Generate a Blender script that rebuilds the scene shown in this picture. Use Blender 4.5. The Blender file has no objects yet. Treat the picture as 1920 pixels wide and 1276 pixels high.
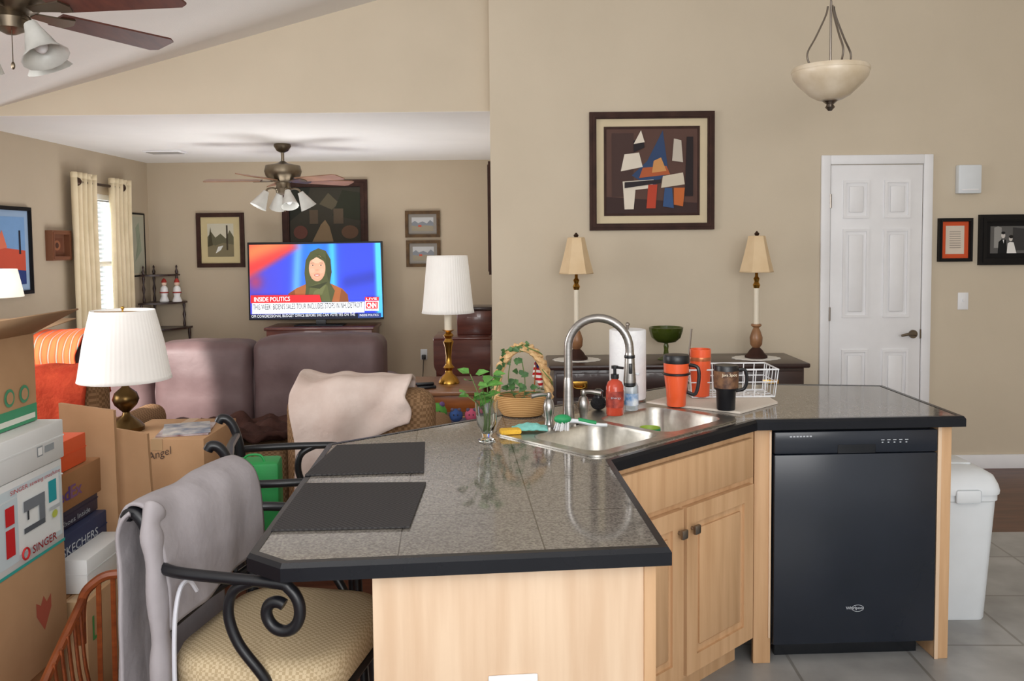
import bpy, bmesh, math, random
from mathutils import Vector, Matrix, noise
random.seed(4)
PI=math.pi; S=math.sin; Cc=math.cos
scene=bpy.context.scene; COL=scene.collection
scene.view_settings.view_transform='Standard'
# ---------------------------------------------------------------- camera model
F=1600.; EYE=1.55; PIT=math.radians(3.2); ROL=.0095
PYC=455+F*math.tan(PIT)
fw=Vector((0,Cc(PIT),-S(PIT))); u0=Vector((0,S(PIT),Cc(PIT))); r0=Vector((1,0,0))
rt=r0*Cc(ROL)-u0*S(ROL); upv=u0*Cc(ROL)+r0*S(ROL)
CAM=Vector((0,0,EYE))
def ray(px,py): return fw+rt*((px-960)/F)+upv*((PYC-py)/F)
def atY(px,py,Y): d=ray(px,py); return CAM+d*(Y/d.y)
def atZ(px,py,z): d=ray(px,py); return CAM+d*((z-EYE)/d.z)
def atX(px,py,X): d=ray(px,py); return CAM+d*(X/d.x)
cd=bpy.data.cameras.new('camera'); cam=bpy.data.objects.new('camera',cd); COL.objects.link(cam)
cd.sensor_fit='HORIZONTAL'; cd.sensor_width=36; cd.lens=F/1920*36; cd.shift_y=-(638-PYC)/1920; cd.clip_start=.05
mw=Matrix.Identity(4)
for i,v in enumerate((rt,upv,-fw)):
    for k in range(3): mw[k][i]=v[k]
mw.translation=CAM; cam.matrix_world=mw; scene.camera=cam
# ---------------------------------------------------------------- materials
def lin(c): return tuple((x/255/12.92 if x/255<=.04045 else ((x/255+.055)/1.055)**2.4) for x in c)+(1,)
def mat(n,c,r=.5,m=0,c2=None,sc=6,st=(1,1,1),bump=0,bs=60,em=0,tr=0,coat=0,lo=.35,hi=.65,bst=(1,1,1),spec=.5,sub=0):
    M=bpy.data.materials.new(n); M.use_nodes=True; N=M.node_tree.nodes; L=M.node_tree.links
    b=N['Principled BSDF']; b.inputs['Base Color'].default_value=lin(c)
    b.inputs['Roughness'].default_value=r; b.inputs['Metallic'].default_value=m
    b.inputs['Specular IOR Level'].default_value=spec
    if tr: b.inputs['Transmission Weight'].default_value=tr; b.inputs['IOR'].default_value=1.45
    if coat: b.inputs['Coat Weight'].default_value=coat
    tc=N.new('ShaderNodeTexCoord')
    if c2 is None: c2=tuple(x*.975 for x in c)
    mp=N.new('ShaderNodeMapping'); mp.inputs['Scale'].default_value=st; L.new(tc.outputs['Object'],mp.inputs[0])
    nz=N.new('ShaderNodeTexNoise'); nz.inputs['Scale'].default_value=sc; nz.inputs['Detail'].default_value=5; L.new(mp.outputs[0],nz.inputs['Vector'])
    rp=N.new('ShaderNodeValToRGB'); e=rp.color_ramp.elements
    e[0].position=lo; e[0].color=lin(c); e[1].position=hi; e[1].color=lin(c2)
    L.new(nz.outputs[0],rp.inputs[0]); L.new(rp.outputs[0],b.inputs['Base Color'])
    if em:
        L.new(rp.outputs[0],b.inputs['Emission Color']); b.inputs['Emission Strength'].default_value=em
    if bump:
        m2=N.new('ShaderNodeMapping'); m2.inputs['Scale'].default_value=bst; L.new(tc.outputs['Object'],m2.inputs[0])
        n2=N.new('ShaderNodeTexNoise'); n2.inputs['Scale'].default_value=bs; n2.inputs['Detail'].default_value=3; L.new(m2.outputs[0],n2.inputs['Vector'])
        bp=N.new('ShaderNodeBump'); bp.inputs['Strength'].default_value=bump; bp.inputs['Distance'].default_value=.01
        L.new(n2.outputs[0],bp.inputs['Height']); L.new(bp.outputs[0],b.inputs['Normal'])
    return M
def tilemat(n,c1,c2,mort,size,rot,rough,sc,ms=.004,offs=(0,0,0),dv=.9,spec=.5):
    M=mat(n,c1,rough,c2=c2,sc=sc,spec=spec); N=M.node_tree.nodes; L=M.node_tree.links; b=N['Principled BSDF']
    g=N.new('ShaderNodeNewGeometry'); mp=N.new('ShaderNodeMapping'); mp.inputs['Rotation'].default_value=(0,0,rot); mp.inputs['Location'].default_value=offs
    L.new(g.outputs['Position'],mp.inputs[0])
    br=N.new('ShaderNodeTexBrick'); br.offset=0; br.inputs['Scale'].default_value=1; br.inputs['Brick Width'].default_value=size; br.inputs['Row Height'].default_value=size
    br.inputs['Mortar Size'].default_value=ms; br.inputs['Color1'].default_value=(1,1,1,1); br.inputs['Color2'].default_value=(dv,dv,dv,1); br.inputs['Mortar'].default_value=lin(mort)
    L.new(mp.outputs[0],br.inputs['Vector'])
    mx=N.new('ShaderNodeMix'); mx.data_type='RGBA'; mx.blend_type='MULTIPLY'; mx.inputs[0].default_value=1
    rp=[x for x in N if x.bl_idname=='ShaderNodeValToRGB'][0]
    L.new(rp.outputs[0],mx.inputs[6]); L.new(br.outputs[0],mx.inputs[7]); L.new(mx.outputs[2],b.inputs['Base Color'])
    return M
def weavemat(n,c,c2,scale,r=.8,bump=.6):
    M=mat(n,c,r,spec=.2); N=M.node_tree.nodes; L=M.node_tree.links; b=N['Principled BSDF']
    tc=N.new('ShaderNodeTexCoord'); ck=N.new('ShaderNodeTexChecker'); ck.inputs['Scale'].default_value=scale
    ck.inputs['Color1'].default_value=lin(c); ck.inputs['Color2'].default_value=lin(c2)
    L.new(tc.outputs['Object'],ck.inputs[0]); L.new(ck.outputs[0],b.inputs['Base Color'])
    bp=N.new('ShaderNodeBump'); bp.inputs['Strength'].default_value=bump; bp.inputs['Distance'].default_value=.003
    L.new(ck.outputs['Fac'],bp.inputs['Height']); L.new(bp.outputs[0],b.inputs['Normal'])
    return M
def wavemat(n,c,c2,scale,axis='Z',r=.8,c3=None,p3=.8):
    M=mat(n,c,r,spec=.2); N=M.node_tree.nodes; L=M.node_tree.links; b=N['Principled BSDF']
    tc=N.new('ShaderNodeTexCoord'); w=N.new('ShaderNodeTexWave'); w.bands_direction=axis; w.inputs['Scale'].default_value=scale
    rp=N.new('ShaderNodeValToRGB'); rp.color_ramp.interpolation='CONSTANT'; e=rp.color_ramp.elements
    e[0].color=lin(c); e[1].color=lin(c2); e[1].position=.5
    if c3: q=e.new(p3); q.color=lin(c3)
    L.new(tc.outputs['Object'],w.inputs[0]); L.new(w.outputs['Fac'],rp.inputs[0]); L.new(rp.outputs[0],b.inputs['Base Color'])
    return M
PAINT={}
def paint(c,em=0,r=.6):
    k=(tuple(c),em,r)
    if k not in PAINT: PAINT[k]=mat('paint',c,r,c2=tuple(min(255,x*.97) for x in c),em=em,spec=.3)
    return PAINT[k]
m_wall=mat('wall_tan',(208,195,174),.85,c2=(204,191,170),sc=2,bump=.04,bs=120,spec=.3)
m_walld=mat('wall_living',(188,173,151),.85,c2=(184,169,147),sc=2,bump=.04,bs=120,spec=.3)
m_ceil=mat('ceiling_white',(240,238,235),.9,c2=(236,234,231),sc=2,bump=.12,bs=90)
m_white=mat('white_paint',(238,238,240),.45,c2=(234,234,236))
m_wood=mat('floor_wood',(104,66,50),.35,c2=(80,48,36),sc=3,st=(1,8,1))
m_tile=tilemat('kitchen_tile',(142,142,141),(170,170,169),(205,203,198),.46,.03,.35,4,.006)
m_stone=tilemat('counter_tile',(94,90,85),(142,136,128),(150,146,140),.305,-.075,.07,190,.0016,(.11,.14,0),.96,.75)
m_black=mat('black_trim',(16,18,24),.25,c2=(20,22,28),spec=.3)
m_maple=mat('maple_panel',(226,199,170),.5,c2=(213,182,151),sc=4,st=(7,7,.5),spec=.3)
m_maple2=mat('maple_door',(209,170,130),.45,c2=(193,153,113),sc=4,st=(7,7,.5),spec=.3)
m_dw=mat('dishwasher_black',(27,33,43),.25,c2=(29,35,46))
m_dw2=mat('dishwasher_panel',(14,18,24),.25)
m_steel=mat('brushed_steel',(176,172,168),.3,1,c2=(160,156,152),sc=30,st=(1,1,6))
m_steel2=mat('sink_steel',(204,200,192),.33,1,c2=(186,182,174),sc=40)
m_nickel=mat('brushed_nickel',(150,142,134),.3,1)
m_bronze=mat('oil_bronze',(70,50,38),.4,.6)
m_pewter=mat('antique_pewter',(118,106,90),.35,.9)
m_brass=mat('brass',(196,150,70),.25,1)
m_abrass=mat('antique_brass',(104,82,50),.32,1)
m_fanmetal=mat('pewter_bronze',(124,112,94),.4,.9)
m_iron=mat('black_iron',(16,17,22),.35,c2=(22,23,28))
m_seat=weavemat('seat_fabric',(206,187,154),(181,160,126),135,bump=.25)
m_mat=weavemat('placemat_weave',(70,68,68),(54,52,53),150,bump=.3)
m_leather=mat('sofa_leather',(106,86,86),.55,c2=(88,69,69),sc=4,bump=.15,bs=22,spec=.4)
m_jacket=mat('grey_fleece',(166,160,163),.95,c2=(158,152,155),sc=9,bump=.2,bs=40,spec=.1)
m_pinkb=mat('blush_blanket',(216,200,191),.95,c2=(202,182,172),sc=6,bump=.4,bs=30,spec=.1)
m_brownb=mat('brown_blanket',(74,50,44),.95,c2=(58,38,34),sc=8,bump=.5,bs=40,spec=.1)
m_redb=mat('red_throw',(198,78,52),.9,c2=(176,62,42),sc=14,bump=.5,bs=60,spec=.1)
m_orangeb=wavemat('orange_throw',(228,92,52),(216,78,46),7,'X',c3=(110,130,120),p3=.95)
m_tanweave=weavemat('tan_upholstery',(156,124,92),(126,97,69),70)
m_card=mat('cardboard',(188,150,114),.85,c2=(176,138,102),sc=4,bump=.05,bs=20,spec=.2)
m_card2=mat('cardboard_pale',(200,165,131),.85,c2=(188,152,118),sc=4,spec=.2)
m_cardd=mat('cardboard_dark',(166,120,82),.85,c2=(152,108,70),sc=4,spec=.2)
m_tape=mat('packing_tape',(192,160,122),.3)
m_wbox=mat('white_carton',(230,232,232),.5)
m_orange=mat('orange_paint',(240,96,50),.35,coat=.3)
m_obox=mat('orange_carton',(236,94,44),.6)
m_blue=mat('navy_carton',(40,50,86),.55)
m_shade=mat('lamp_shade',(244,241,236),.9,em=.15)
m_shadelit=mat('lamp_shade_lit',(255,248,232),.9,em=.7)
m_shadeb=mat('beige_shade',(228,202,164),.9,c2=(220,192,152),sc=8)
m_cherry=mat('cherry_wood',(104,54,42),.3,c2=(82,40,32),sc=4,st=(1,6,6),coat=.3)
m_dark=mat('dark_walnut',(60,38,34),.35,c2=(46,28,26),sc=4,st=(1,6,6),coat=.2)
m_frame=mat('dark_frame',(66,42,34),.6,c2=(52,32,26),sc=12,spec=.2)
m_blackf=mat('black_frame',(24,22,22),.5,spec=.2)
m_gold=mat('gold_frame',(104,80,52),.6,c2=(80,60,40),sc=20,spec=.2)
m_oak=mat('honey_oak',(168,98,46),.35,c2=(140,77,34),sc=5,st=(1,1,6))
m_rack=mat('rack_oak',(150,78,40),.35,c2=(116,56,28),sc=6,st=(1,1,6))
m_blade=mat('fan_blade',(104,56,44),.45,c2=(84,42,34),sc=5,st=(6,1,6))
m_blade2=mat('fan_blade_tan',(156,116,90),.45,c2=(132,98,74),sc=5)
m_frost=mat('frosted_glass',(232,232,226),.35,c2=(212,212,206),sc=9,tr=.2)
m_alab=mat('alabaster_glass',(226,212,190),.3,c2=(206,188,160),sc=8)
m_curt=mat('curtain_cloth',(230,214,182),.95,c2=(218,202,168),sc=5)
m_wicker=wavemat('wicker',(212,170,116),(170,124,74),45,'Z')
m_wick2=mat('wicker_handle',(220,184,134),.7,c2=(184,142,92),sc=60)
m_leaf=mat('ivy_leaf',(100,156,70),.45,c2=(70,120,50),sc=20)
m_leaf2=mat('dark_ivy_leaf',(74,116,60),.5,c2=(50,86,46),sc=20)
m_stem=mat('green_stem',(96,120,56),.6)
m_glass=mat('clear_glass',(245,250,248),.03,tr=1)
m_gglass=mat('olive_glass',(96,110,40),.12,tr=.55,c2=(74,90,28))
m_paper=mat('paper_towel',(242,242,242),.95,c2=(232,232,234),sc=20,bump=.2,bs=90)
m_candle=mat('ivory_tube',(236,226,206),.5)
m_turned=mat('turned_wood',(160,116,80),.35,c2=(116,76,48),sc=10)
m_wwire=mat('white_wire',(240,242,246),.35)
m_beige=mat('pale_microfibre',(222,211,198),.95,bump=.3,bs=120)
m_plastic=mat('white_plastic',(224,229,233),.4)
m_soap=mat('coral_soap',(230,92,66),.15,tr=.3)
m_teal=mat('teal_cloth',(128,198,188),.9,bump=.4,bs=80)
m_yel=mat('yellow_sponge',(242,190,66),.95,bump=.6,bs=150)
m_green=mat('green_plastic',(36,150,90),.5)
m_redp=mat('red_ornament',(170,50,40),.5)
m_toyg=mat('green_plush',(90,160,70),.95,bump=.5,bs=60)
m_toyp=mat('pink_plush',(200,90,120),.95,bump=.5,bs=60)
m_toyb=mat('blue_plush',(60,90,150),.95,bump=.5,bs=60)
m_toyf=mat('toy_filling',(110,80,90),.95,c2=(70,90,120),sc=20,bump=.5,bs=60)
m_stripe=wavemat('striped_cushion',(176,56,50),(228,218,204),11,'X',c3=(40,110,70))
m_giftgreen=mat('green_bag',(36,150,74),.6,c2=(28,126,62))
m_doily=mat('doily_lace',(240,238,232),.9)
m_flag=wavemat('flag_stripes',(190,40,44),(240,236,230),16,'Z')
# ---------------------------------------------------------------- mesh builder
W={}
def cr(pts,n=6):
    P=[Vector(p) for p in pts]; out=[]
    for i in range(len(P)-1):
        a=P[max(i-1,0)]; b=P[i]; c=P[i+1]; d=P[min(i+2,len(P)-1)]
        for k in range(n):
            t=k/n; out.append(.5*((2*b)+(c-a)*t+(2*a-5*b+4*c-d)*t*t+(3*b-a-3*c+d)*t**3))
    out.append(P[-1]); return out
def rrect(x0,x1,y0,y1,r,n=5):
    o=[]
    for cx,cy,a in ((x1-r,y1-r,0),(x0+r,y1-r,90),(x0+r,y0+r,180),(x1-r,y0+r,270)):
        for k in range(n+1):
            t=math.radians(a+90*k/n); o.append((cx+r*Cc(t),cy+r*S(t)))
    return o
class MB:
    def __init__(s,M=None): s.bm=bmesh.new(); s.M=M or Matrix.Identity(4); s.mi=0
    def add(s,vs,fs,M=None):
        T=s.M@M if M is not None else s.M
        v=[s.bm.verts.new(T@Vector(p)) for p in vs]
        for f in fs:
            try: q=s.bm.faces.new([v[i] for i in f]); q.material_index=s.mi
            except ValueError: pass
        return s
    def merge(s,b,M=None):
        b.verts.ensure_lookup_table(); b.verts.index_update()
        s.add([v.co.copy() for v in b.verts],[[v.index for v in f.verts] for f in b.faces],M); b.free(); return s
    def box(s,x0,x1,y0,y1,z0,z1,bev=0,seg=2,M=None):
        b=bmesh.new(); bmesh.ops.create_cube(b,size=1)
        for v in b.verts: v.co=Vector(((x0+x1)/2+v.co.x*(x1-x0),(y0+y1)/2+v.co.y*(y1-y0),(z0+z1)/2+v.co.z*(z1-z0)))
        if bev: bmesh.ops.bevel(b,geom=b.edges[:],offset=bev,segments=seg,affect='EDGES',profile=.5)
        return s.merge(b,M)
    def prism(s,poly,z0,z1,M=None,cap=True):
        n=len(poly); v=[(p[0],p[1],z0) for p in poly]+[(p[0],p[1],z1) for p in poly]
        f=[(i,(i+1)%n,n+(i+1)%n,n+i) for i in range(n)]
        if cap: f+=[tuple(range(n))[::-1],tuple(range(n,2*n))]
        return s.add(v,f,M)
    def holed(s,outer,holes,z0,z1):
        b=bmesh.new()
        for lp in [outer]+holes:
            v=[b.verts.new((p[0],p[1],z1)) for p in lp]
            for i in range(len(v)): b.edges.new((v[i],v[(i+1)%len(v)]))
        bmesh.ops.triangle_fill(b,use_beauty=True,use_dissolve=False,edges=b.edges[:])
        g=bmesh.ops.extrude_face_region(b,geom=b.faces[:])
        for v in [x for x in g['geom'] if isinstance(x,bmesh.types.BMVert)]: v.co.z=z0
        return s.merge(b)
    def tube(s,pts,r,n=8,closed=False,flat=1,cap=True):
        P=[Vector(p) for p in pts]; m=len(P); R=r if isinstance(r,(list,tuple)) else [r]*m
        if len(R)!=m: R=[R[0]+(R[-1]-R[0])*i/(m-1) for i in range(m)]
        T=[]
        for i in range(m):
            if closed: t=P[(i+1)%m]-P[i-1]
            else: t=P[min(i+1,m-1)]-P[max(i-1,0)]
            T.append(t.normalized() if t.length>1e-9 else Vector((0,0,1)))
        a=Vector((0,0,1)) if abs(T[0].z)<.9 else Vector((0,1,0))
        nn=(a-T[0]*a.dot(T[0])).normalized(); V=[];
        for i in range(m):
            nn=(nn-T[i]*nn.dot(T[i])); nn=nn.normalized() if nn.length>1e-6 else T[i].orthogonal().normalized()
            bb=T[i].cross(nn)
            for k in range(n):
                t=2*PI*k/n; V.append(P[i]+nn*Cc(t)*R[i]+bb*S(t)*R[i]*flat)
        Fc=[]
        for i in range(m if closed else m-1):
            j=(i+1)%m
            for k in range(n): Fc.append((i*n+k,i*n+(k+1)%n,j*n+(k+1)%n,j*n+k))
        if not closed and cap: Fc+=[tuple(range(n))[::-1],tuple(range((m-1)*n,m*n))]
        return s.add(V,Fc)
    def lathe(s,prof,c=(0,0,0),n=28,M=None,ripple=0,rn=0,sx=1,sy=1,cap=True):
        V=[];Fc=[];m=len(prof)
        for r,z in prof:
            for k in range(n):
                t=2*PI*k/n; q=max(r,1e-4)*(1+ripple*Cc(rn*t)); V.append((c[0]+q*Cc(t)*sx,c[1]+q*S(t)*sy,c[2]+z))
        for i in range(m-1):
            for k in range(n): Fc.append((i*n+k,i*n+(k+1)%n,(i+1)*n+(k+1)%n,(i+1)*n+k))
        if cap: Fc+=[tuple(range(n))[::-1],tuple(range((m-1)*n,m*n))]
        return s.add(V,Fc,M)
    def ball(s,c,r,n=14,M=None):
        if not isinstance(r,(list,tuple)): r=(r,r,r)
        b=bmesh.new(); bmesh.ops.create_uvsphere(b,u_segments=n,v_segments=max(6,n*2//3),radius=1)
        for v in b.verts: v.co=Vector((c[0]+v.co.x*r[0],c[1]+v.co.y*r[1],c[2]+v.co.z*r[2]))
        return s.merge(b,M)
    def grid(s,fn,nu,nv,cu=False,M=None):
        V=[fn(i/(nu if cu else nu-1),j/(nv-1)) for j in range(nv) for i in range(nu)]
        Fc=[(j*nu+i,j*nu+(i+1)%nu,(j+1)*nu+(i+1)%nu,(j+1)*nu+i) for j in range(nv-1) for i in range(nu if cu else nu-1)]
        return s.add(V,Fc,M)
    def ring(s,w,h,t,y0,y1,cz=0,cx=0,M=None):
        o=[(-w/2,-h/2),(w/2,-h/2),(w/2,h/2),(-w/2,h/2)]; i=[(-w/2+t,-h/2+t),(w/2-t,-h/2+t),(w/2-t,h/2-t),(-w/2+t,h/2-t)]
        V=[(cx+p[0],y,cz+p[1]) for y in (y0,y1) for q in (o,i) for p in q]; Fc=[]
        for k in range(4):
            j=(k+1)%4
            Fc+=[(k,j,4+j,4+k),(8+k,8+j,12+j,12+k),(k,j,8+j,8+k),(4+k,4+j,12+j,12+k)]
        return s.add(V,Fc,M)
    def leaf(s,p,d,nrm,L):
        d=Vector(d).normalized(); nrm=Vector(nrm); sd=d.cross(nrm)
        if sd.length<1e-3: sd=d.orthogonal()
        sd.normalize(); u=sd.cross(d); p=Vector(p)
        v=[p,p+d*L*.3+sd*L*.34+u*L*.08,p+d*L*.62+sd*L*.24+u*L*.05,p+d*L-u*L*.08,p+d*L*.62-sd*L*.24+u*L*.05,p+d*L*.3-sd*L*.34+u*L*.08,p+d*L*.45]
        return s.add(v,[(0,1,6),(1,2,6),(2,3,6),(3,4,6),(4,5,6),(5,0,6)])
    def build(s,name,mats,parent=None,smooth=40,solid=0,sub=0):
        bm=s.bm; bmesh.ops.recalc_face_normals(bm,faces=bm.faces[:])
        xs=[v.co.x for v in bm.verts]; ys=[v.co.y for v in bm.verts]; zs=[v.co.z for v in bm.verts]
        c=Vector(((min(xs)+max(xs))/2,(min(ys)+max(ys))/2,min(zs)))
        for v in bm.verts: v.co-=c
        me=bpy.data.meshes.new(name); bm.to_mesh(me); bm.free()
        for m in (mats if isinstance(mats,list) else [mats]): me.materials.append(m)
        return link(name,me,c,parent,smooth,solid,sub)
def link(name,me,c,parent,smooth=40,solid=0,sub=0):
    if smooth:
        me.polygons.foreach_set('use_smooth',[True]*len(me.polygons)); me.set_sharp_from_angle(angle=math.radians(smooth))
    o=bpy.data.objects.new(name,me); COL.objects.link(o)
    if parent is not None: o.parent=parent; o.location=c-W[parent]
    else: o.location=c
    W[o]=c.copy()
    if solid: md=o.modifiers.new('solid','SOLIDIFY'); md.thickness=solid; md.offset=0
    if sub: md=o.modifiers.new('sub','SUBSURF'); md.levels=sub; md.render_levels=sub
    return o
def tag(o,label,cat,group=None):
    o['label']=label; o['category']=cat
    if group: o['group']=group
    return o
def E(name,label,cat,loc,group=None):
    o=bpy.data.objects.new(name,None); o.empty_display_size=.1; COL.objects.link(o); o.location=loc; W[o]=Vector(loc); return tag(o,label,cat,group)
def struct(o): o['kind']='structure'; return o
def TR(x,y,z=0,rz=0): return Matrix.Translation((x,y,z))@Matrix.Rotation(rz,4,'Z')
def text(name,body,ll,right,up,w,h,m,parent,bold=0):
    cu=bpy.data.curves.new('t','FONT'); cu.body=body; cu.resolution_u=2; cu.offset=bold; ob=bpy.data.objects.new('t',cu); COL.objects.link(ob)
    bpy.context.view_layer.update(); dg=bpy.context.evaluated_depsgraph_get()
    me=bpy.data.meshes.new_from_object(ob.evaluated_get(dg)); bpy.data.objects.remove(ob)
    xs=[v.co.x for v in me.vertices]; ys=[v.co.y for v in me.vertices]
    x0,x1,y0,y1=min(xs),max(xs),min(ys),max(ys); R=Vector(right).normalized(); U=Vector(up).normalized(); c=Vector(ll)
    for v in me.vertices: v.co=R*((v.co.x-x0)/(x1-x0)*w)+U*((v.co.y-y0)/(y1-y0)*h)
    me.name=name; me.materials.clear(); me.materials.append(m); return link(name,me,c,parent,0)
def ell(cx,cy,rx,ry,n=20): return [(cx+rx*Cc(2*PI*k/n),cy+ry*S(2*PI*k/n)) for k in range(n)]
def art(name,parent,proj,nrm,polys,em=0,step=.0006,r=.6):
    mb=MB(); ms=[]; nrm=Vector(nrm)
    for i,(c,pts) in enumerate(polys):
        m=paint(c,em,r)
        if m not in ms: ms.append(m)
        mb.mi=ms.index(m); mb.add([proj(*p)+nrm*(step*(i+1)) for p in pts],[tuple(range(len(pts)))])
    return mb.build(name,ms,parent,smooth=0)
def px_prof(cx,Y,lst): return [(hw*Y/F,atY(cx,py,Y).z) for hw,py in lst]
def nz(x,y,z): return noise.noise(Vector((x,y,z)))
def drape(mb,path,x0,x1,amp,fr,seed,nu=36,nv=40,M=None,edge=.03,skew=0):
    P=cr([(0,p[0],p[1]) for p in path],8); m=len(P)
    def fn(u,v):
        e=nz(u*3+seed,seed,.3)*edge*3*(1 if v<.5 else -1)
        q=v*(m-1); i=min(int(q),m-2); t=q-i; p=P[i].lerp(P[i+1],t); d=(P[i+1]-P[i]).normalized(); n=Vector((0,-d.z,d.y))
        x=x0+(x1-x0)*u+nz(v*4+seed,seed*2,1)*edge
        p=p+n*amp*(nz(x*fr+seed,v*2.2,seed)+.5*nz(x*fr*2.3,v*5,seed+4))
        if v<.08 or v>.92: p=p+d*e*(abs(v-.5)-.42)/.08
        if skew and v<.4: p=p+Vector((0,0,skew*(u-.5)*(.4-v)/.4))
        return (x,p.y,p.z)
    return mb.grid(fn,nu,nv,M=M)
# ---------------------------------------------------------------- room shell
YW=5.69; YG=5.85; YB=9.2; XL=-3.9; XR=-.135; CZ=2.44
struct(MB().box(-4.3,4.4,-2,9.5,-.12,0).build('floor',m_wood))
struct(MB().box(-.55,4.2,-2,4.42,0,.004).build('floor_tile',m_tile))
def slope(x): return 2.49+.267*(x+3.51) if x<1.5 else 2.49+.267*5.01-.267*(x-1.5)
mb=MB()
for a,b in ((-4.1,1.5),(1.5,4.4)):
    mb.add([(a,-2,slope(a)),(b,-2,slope(b)),(b,YG+.1,slope(b)),(a,YG+.1,slope(a)),(a,-2,slope(a)+.1),(b,-2,slope(b)+.1),(b,YG+.1,slope(b)+.1),(a,YG+.1,slope(a)+.1)],[(0,1,2,3),(4,5,6,7),(0,1,5,4),(3,2,6,7)])
struct(mb.build('ceiling',m_ceil,smooth=0))
struct(MB().box(-4.1,XR,YG,YB+.1,CZ,CZ+.1).build('ceiling_living',m_ceil,smooth=0))
struct(MB().box(-4.1,XR,YG-.001,YG+.12,CZ+.002,3.95).build('wall_gable',m_wall,smooth=0))
struct(MB().box(XR,4.35,YW,YW+.17,0,4.0).build('wall_right',m_wall,smooth=0))
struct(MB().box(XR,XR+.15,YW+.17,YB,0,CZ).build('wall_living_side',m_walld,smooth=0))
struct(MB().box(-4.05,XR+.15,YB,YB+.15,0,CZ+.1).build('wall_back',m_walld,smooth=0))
struct(MB().box(4.2,4.35,0,YW,0,3.4).build('wall_kitchen',m_wall,smooth=0))
wy0,wy1,wz0,wz1=7.75,8.5,.75,2.05
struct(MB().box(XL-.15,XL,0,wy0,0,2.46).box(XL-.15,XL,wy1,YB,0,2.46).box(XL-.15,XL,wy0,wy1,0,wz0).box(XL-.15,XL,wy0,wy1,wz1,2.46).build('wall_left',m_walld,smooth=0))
for n,b in (('baseboard_right',(2.86,4.2,YW-.015,YW-.0005,0,.095)),('baseboard_wall',(XR,2.03,YW-.015,YW-.0005,0,.095)),('baseboard_back',(XL,XR,YB-.015,YB-.0005,0,.095)),('baseboard_left',(XL+.0005,XL+.015,0,YB-.02,0,.095))):
    struct(MB().box(*b,bev=.004).build(n,m_white))
w=struct(MB(TR(XL-.05,(wy0+wy1)/2,0,PI/2)).ring(wy1-wy0,wz1-wz0,.05,-.03,.06,cz=(wz0+wz1)/2).box(-.375,.375,0,.03,1.38,1.42).build('window_1',m_white))
MB().box(XL-.09,XL-.085,wy0+.03,wy1-.03,wz0+.03,wz1-.03).build('pane',m_glass,w)
mb=MB()
for k in range(28):
    z=wz0+.05+k*.044
    mb.box(-.33,.33,-.02,.02,-.001,.001,M=Matrix.Translation((XL-.03,(wy0+wy1)/2,z))@Matrix.Rotation(PI/2,4,'Z')@Matrix.Rotation(.5,4,'X'))
mb.build('blind_slats',m_white,w)
p=atZ(310,284,CZ)
v=E('ceiling_vent','white louvred air vent in the flat living room ceiling','vent',(p.x,p.y,CZ-.015))
MB().box(p.x-.18,p.x+.18,p.y-.1,p.y+.1,CZ-.012,CZ-.0005,.004).build('frame',m_white,v)
mb=MB()
for k in range(7): mb.box(p.x-.15,p.x+.15,p.y-.075+k*.025-.004,p.y-.075+k*.025+.004,CZ-.018,CZ-.012)
mb.build('louvre',paint((170,166,160)),v)
# door
dx0,dx1=atY(1554,500,YW).x,atY(1727,500,YW).x; dzt=atY(1640,308,YW).z
cw=.062
cs=struct(MB().box(dx0-cw,dx0,YW-.022,YW-.0005,0,dzt+cw,.006).box(dx1,dx1+cw,YW-.022,YW-.0005,0,dzt+cw,.006).box(dx0-.001,dx1+.001,YW-.022,YW-.0005,dzt,dzt+cw,.006).build('trim_1',m_white))
d=struct(MB().box(dx0+.004,dx1-.004,YW-.012,YW-.0005,.008,dzt-.004,.002).build('door_1',m_white))
dw=dx1-dx0
for (za,zb) in ((dzt-.12-.22,dzt-.12),(dzt-.44-.56,dzt-.44),(.22,.8)):
    for sx in (0,1):
        xa=dx0+.1+sx*(dw/2-.035); xb=xa+dw/2-.165
        MB(TR((xa+xb)/2,YW-.012)).ring(xb-xa+.03,zb-za+.03,.017,-.009,.001,cz=(za+zb)/2).box(-(xb-xa)/2+.024,(xb-xa)/2-.024,-.008,.001,za+.024,zb-.024,.006).build('door_panel',m_white,d)
k=atY(1699,627,YW-.05)
mb=MB(); mb.tube([(dx1-.055,YW-.012,k.z),(dx1-.055,YW-.026,k.z)],.028,16); mb.tube([(dx1-.055,YW-.02,k.z),(dx1-.055,YW-.06,k.z)],.01,10)
mb.tube(cr([(dx1-.055,YW-.06,k.z),(dx1-.1,YW-.062,k.z+.004),(dx1-.15,YW-.06,k.z-.006)]),[.012,.008],10); mb.box(dx1-.008,dx1-.001,YW-.018,YW-.011,k.z-.03,k.z+.03)
mb.build('door_handle',m_pewter,d)
for py in (377,588):
    z=atY(1555,py,YW).z; MB().tube([(dx0,YW-.018,z-.045),(dx0,YW-.018,z+.045)],.008,8).build('hinge',m_nickel,d)
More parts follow.
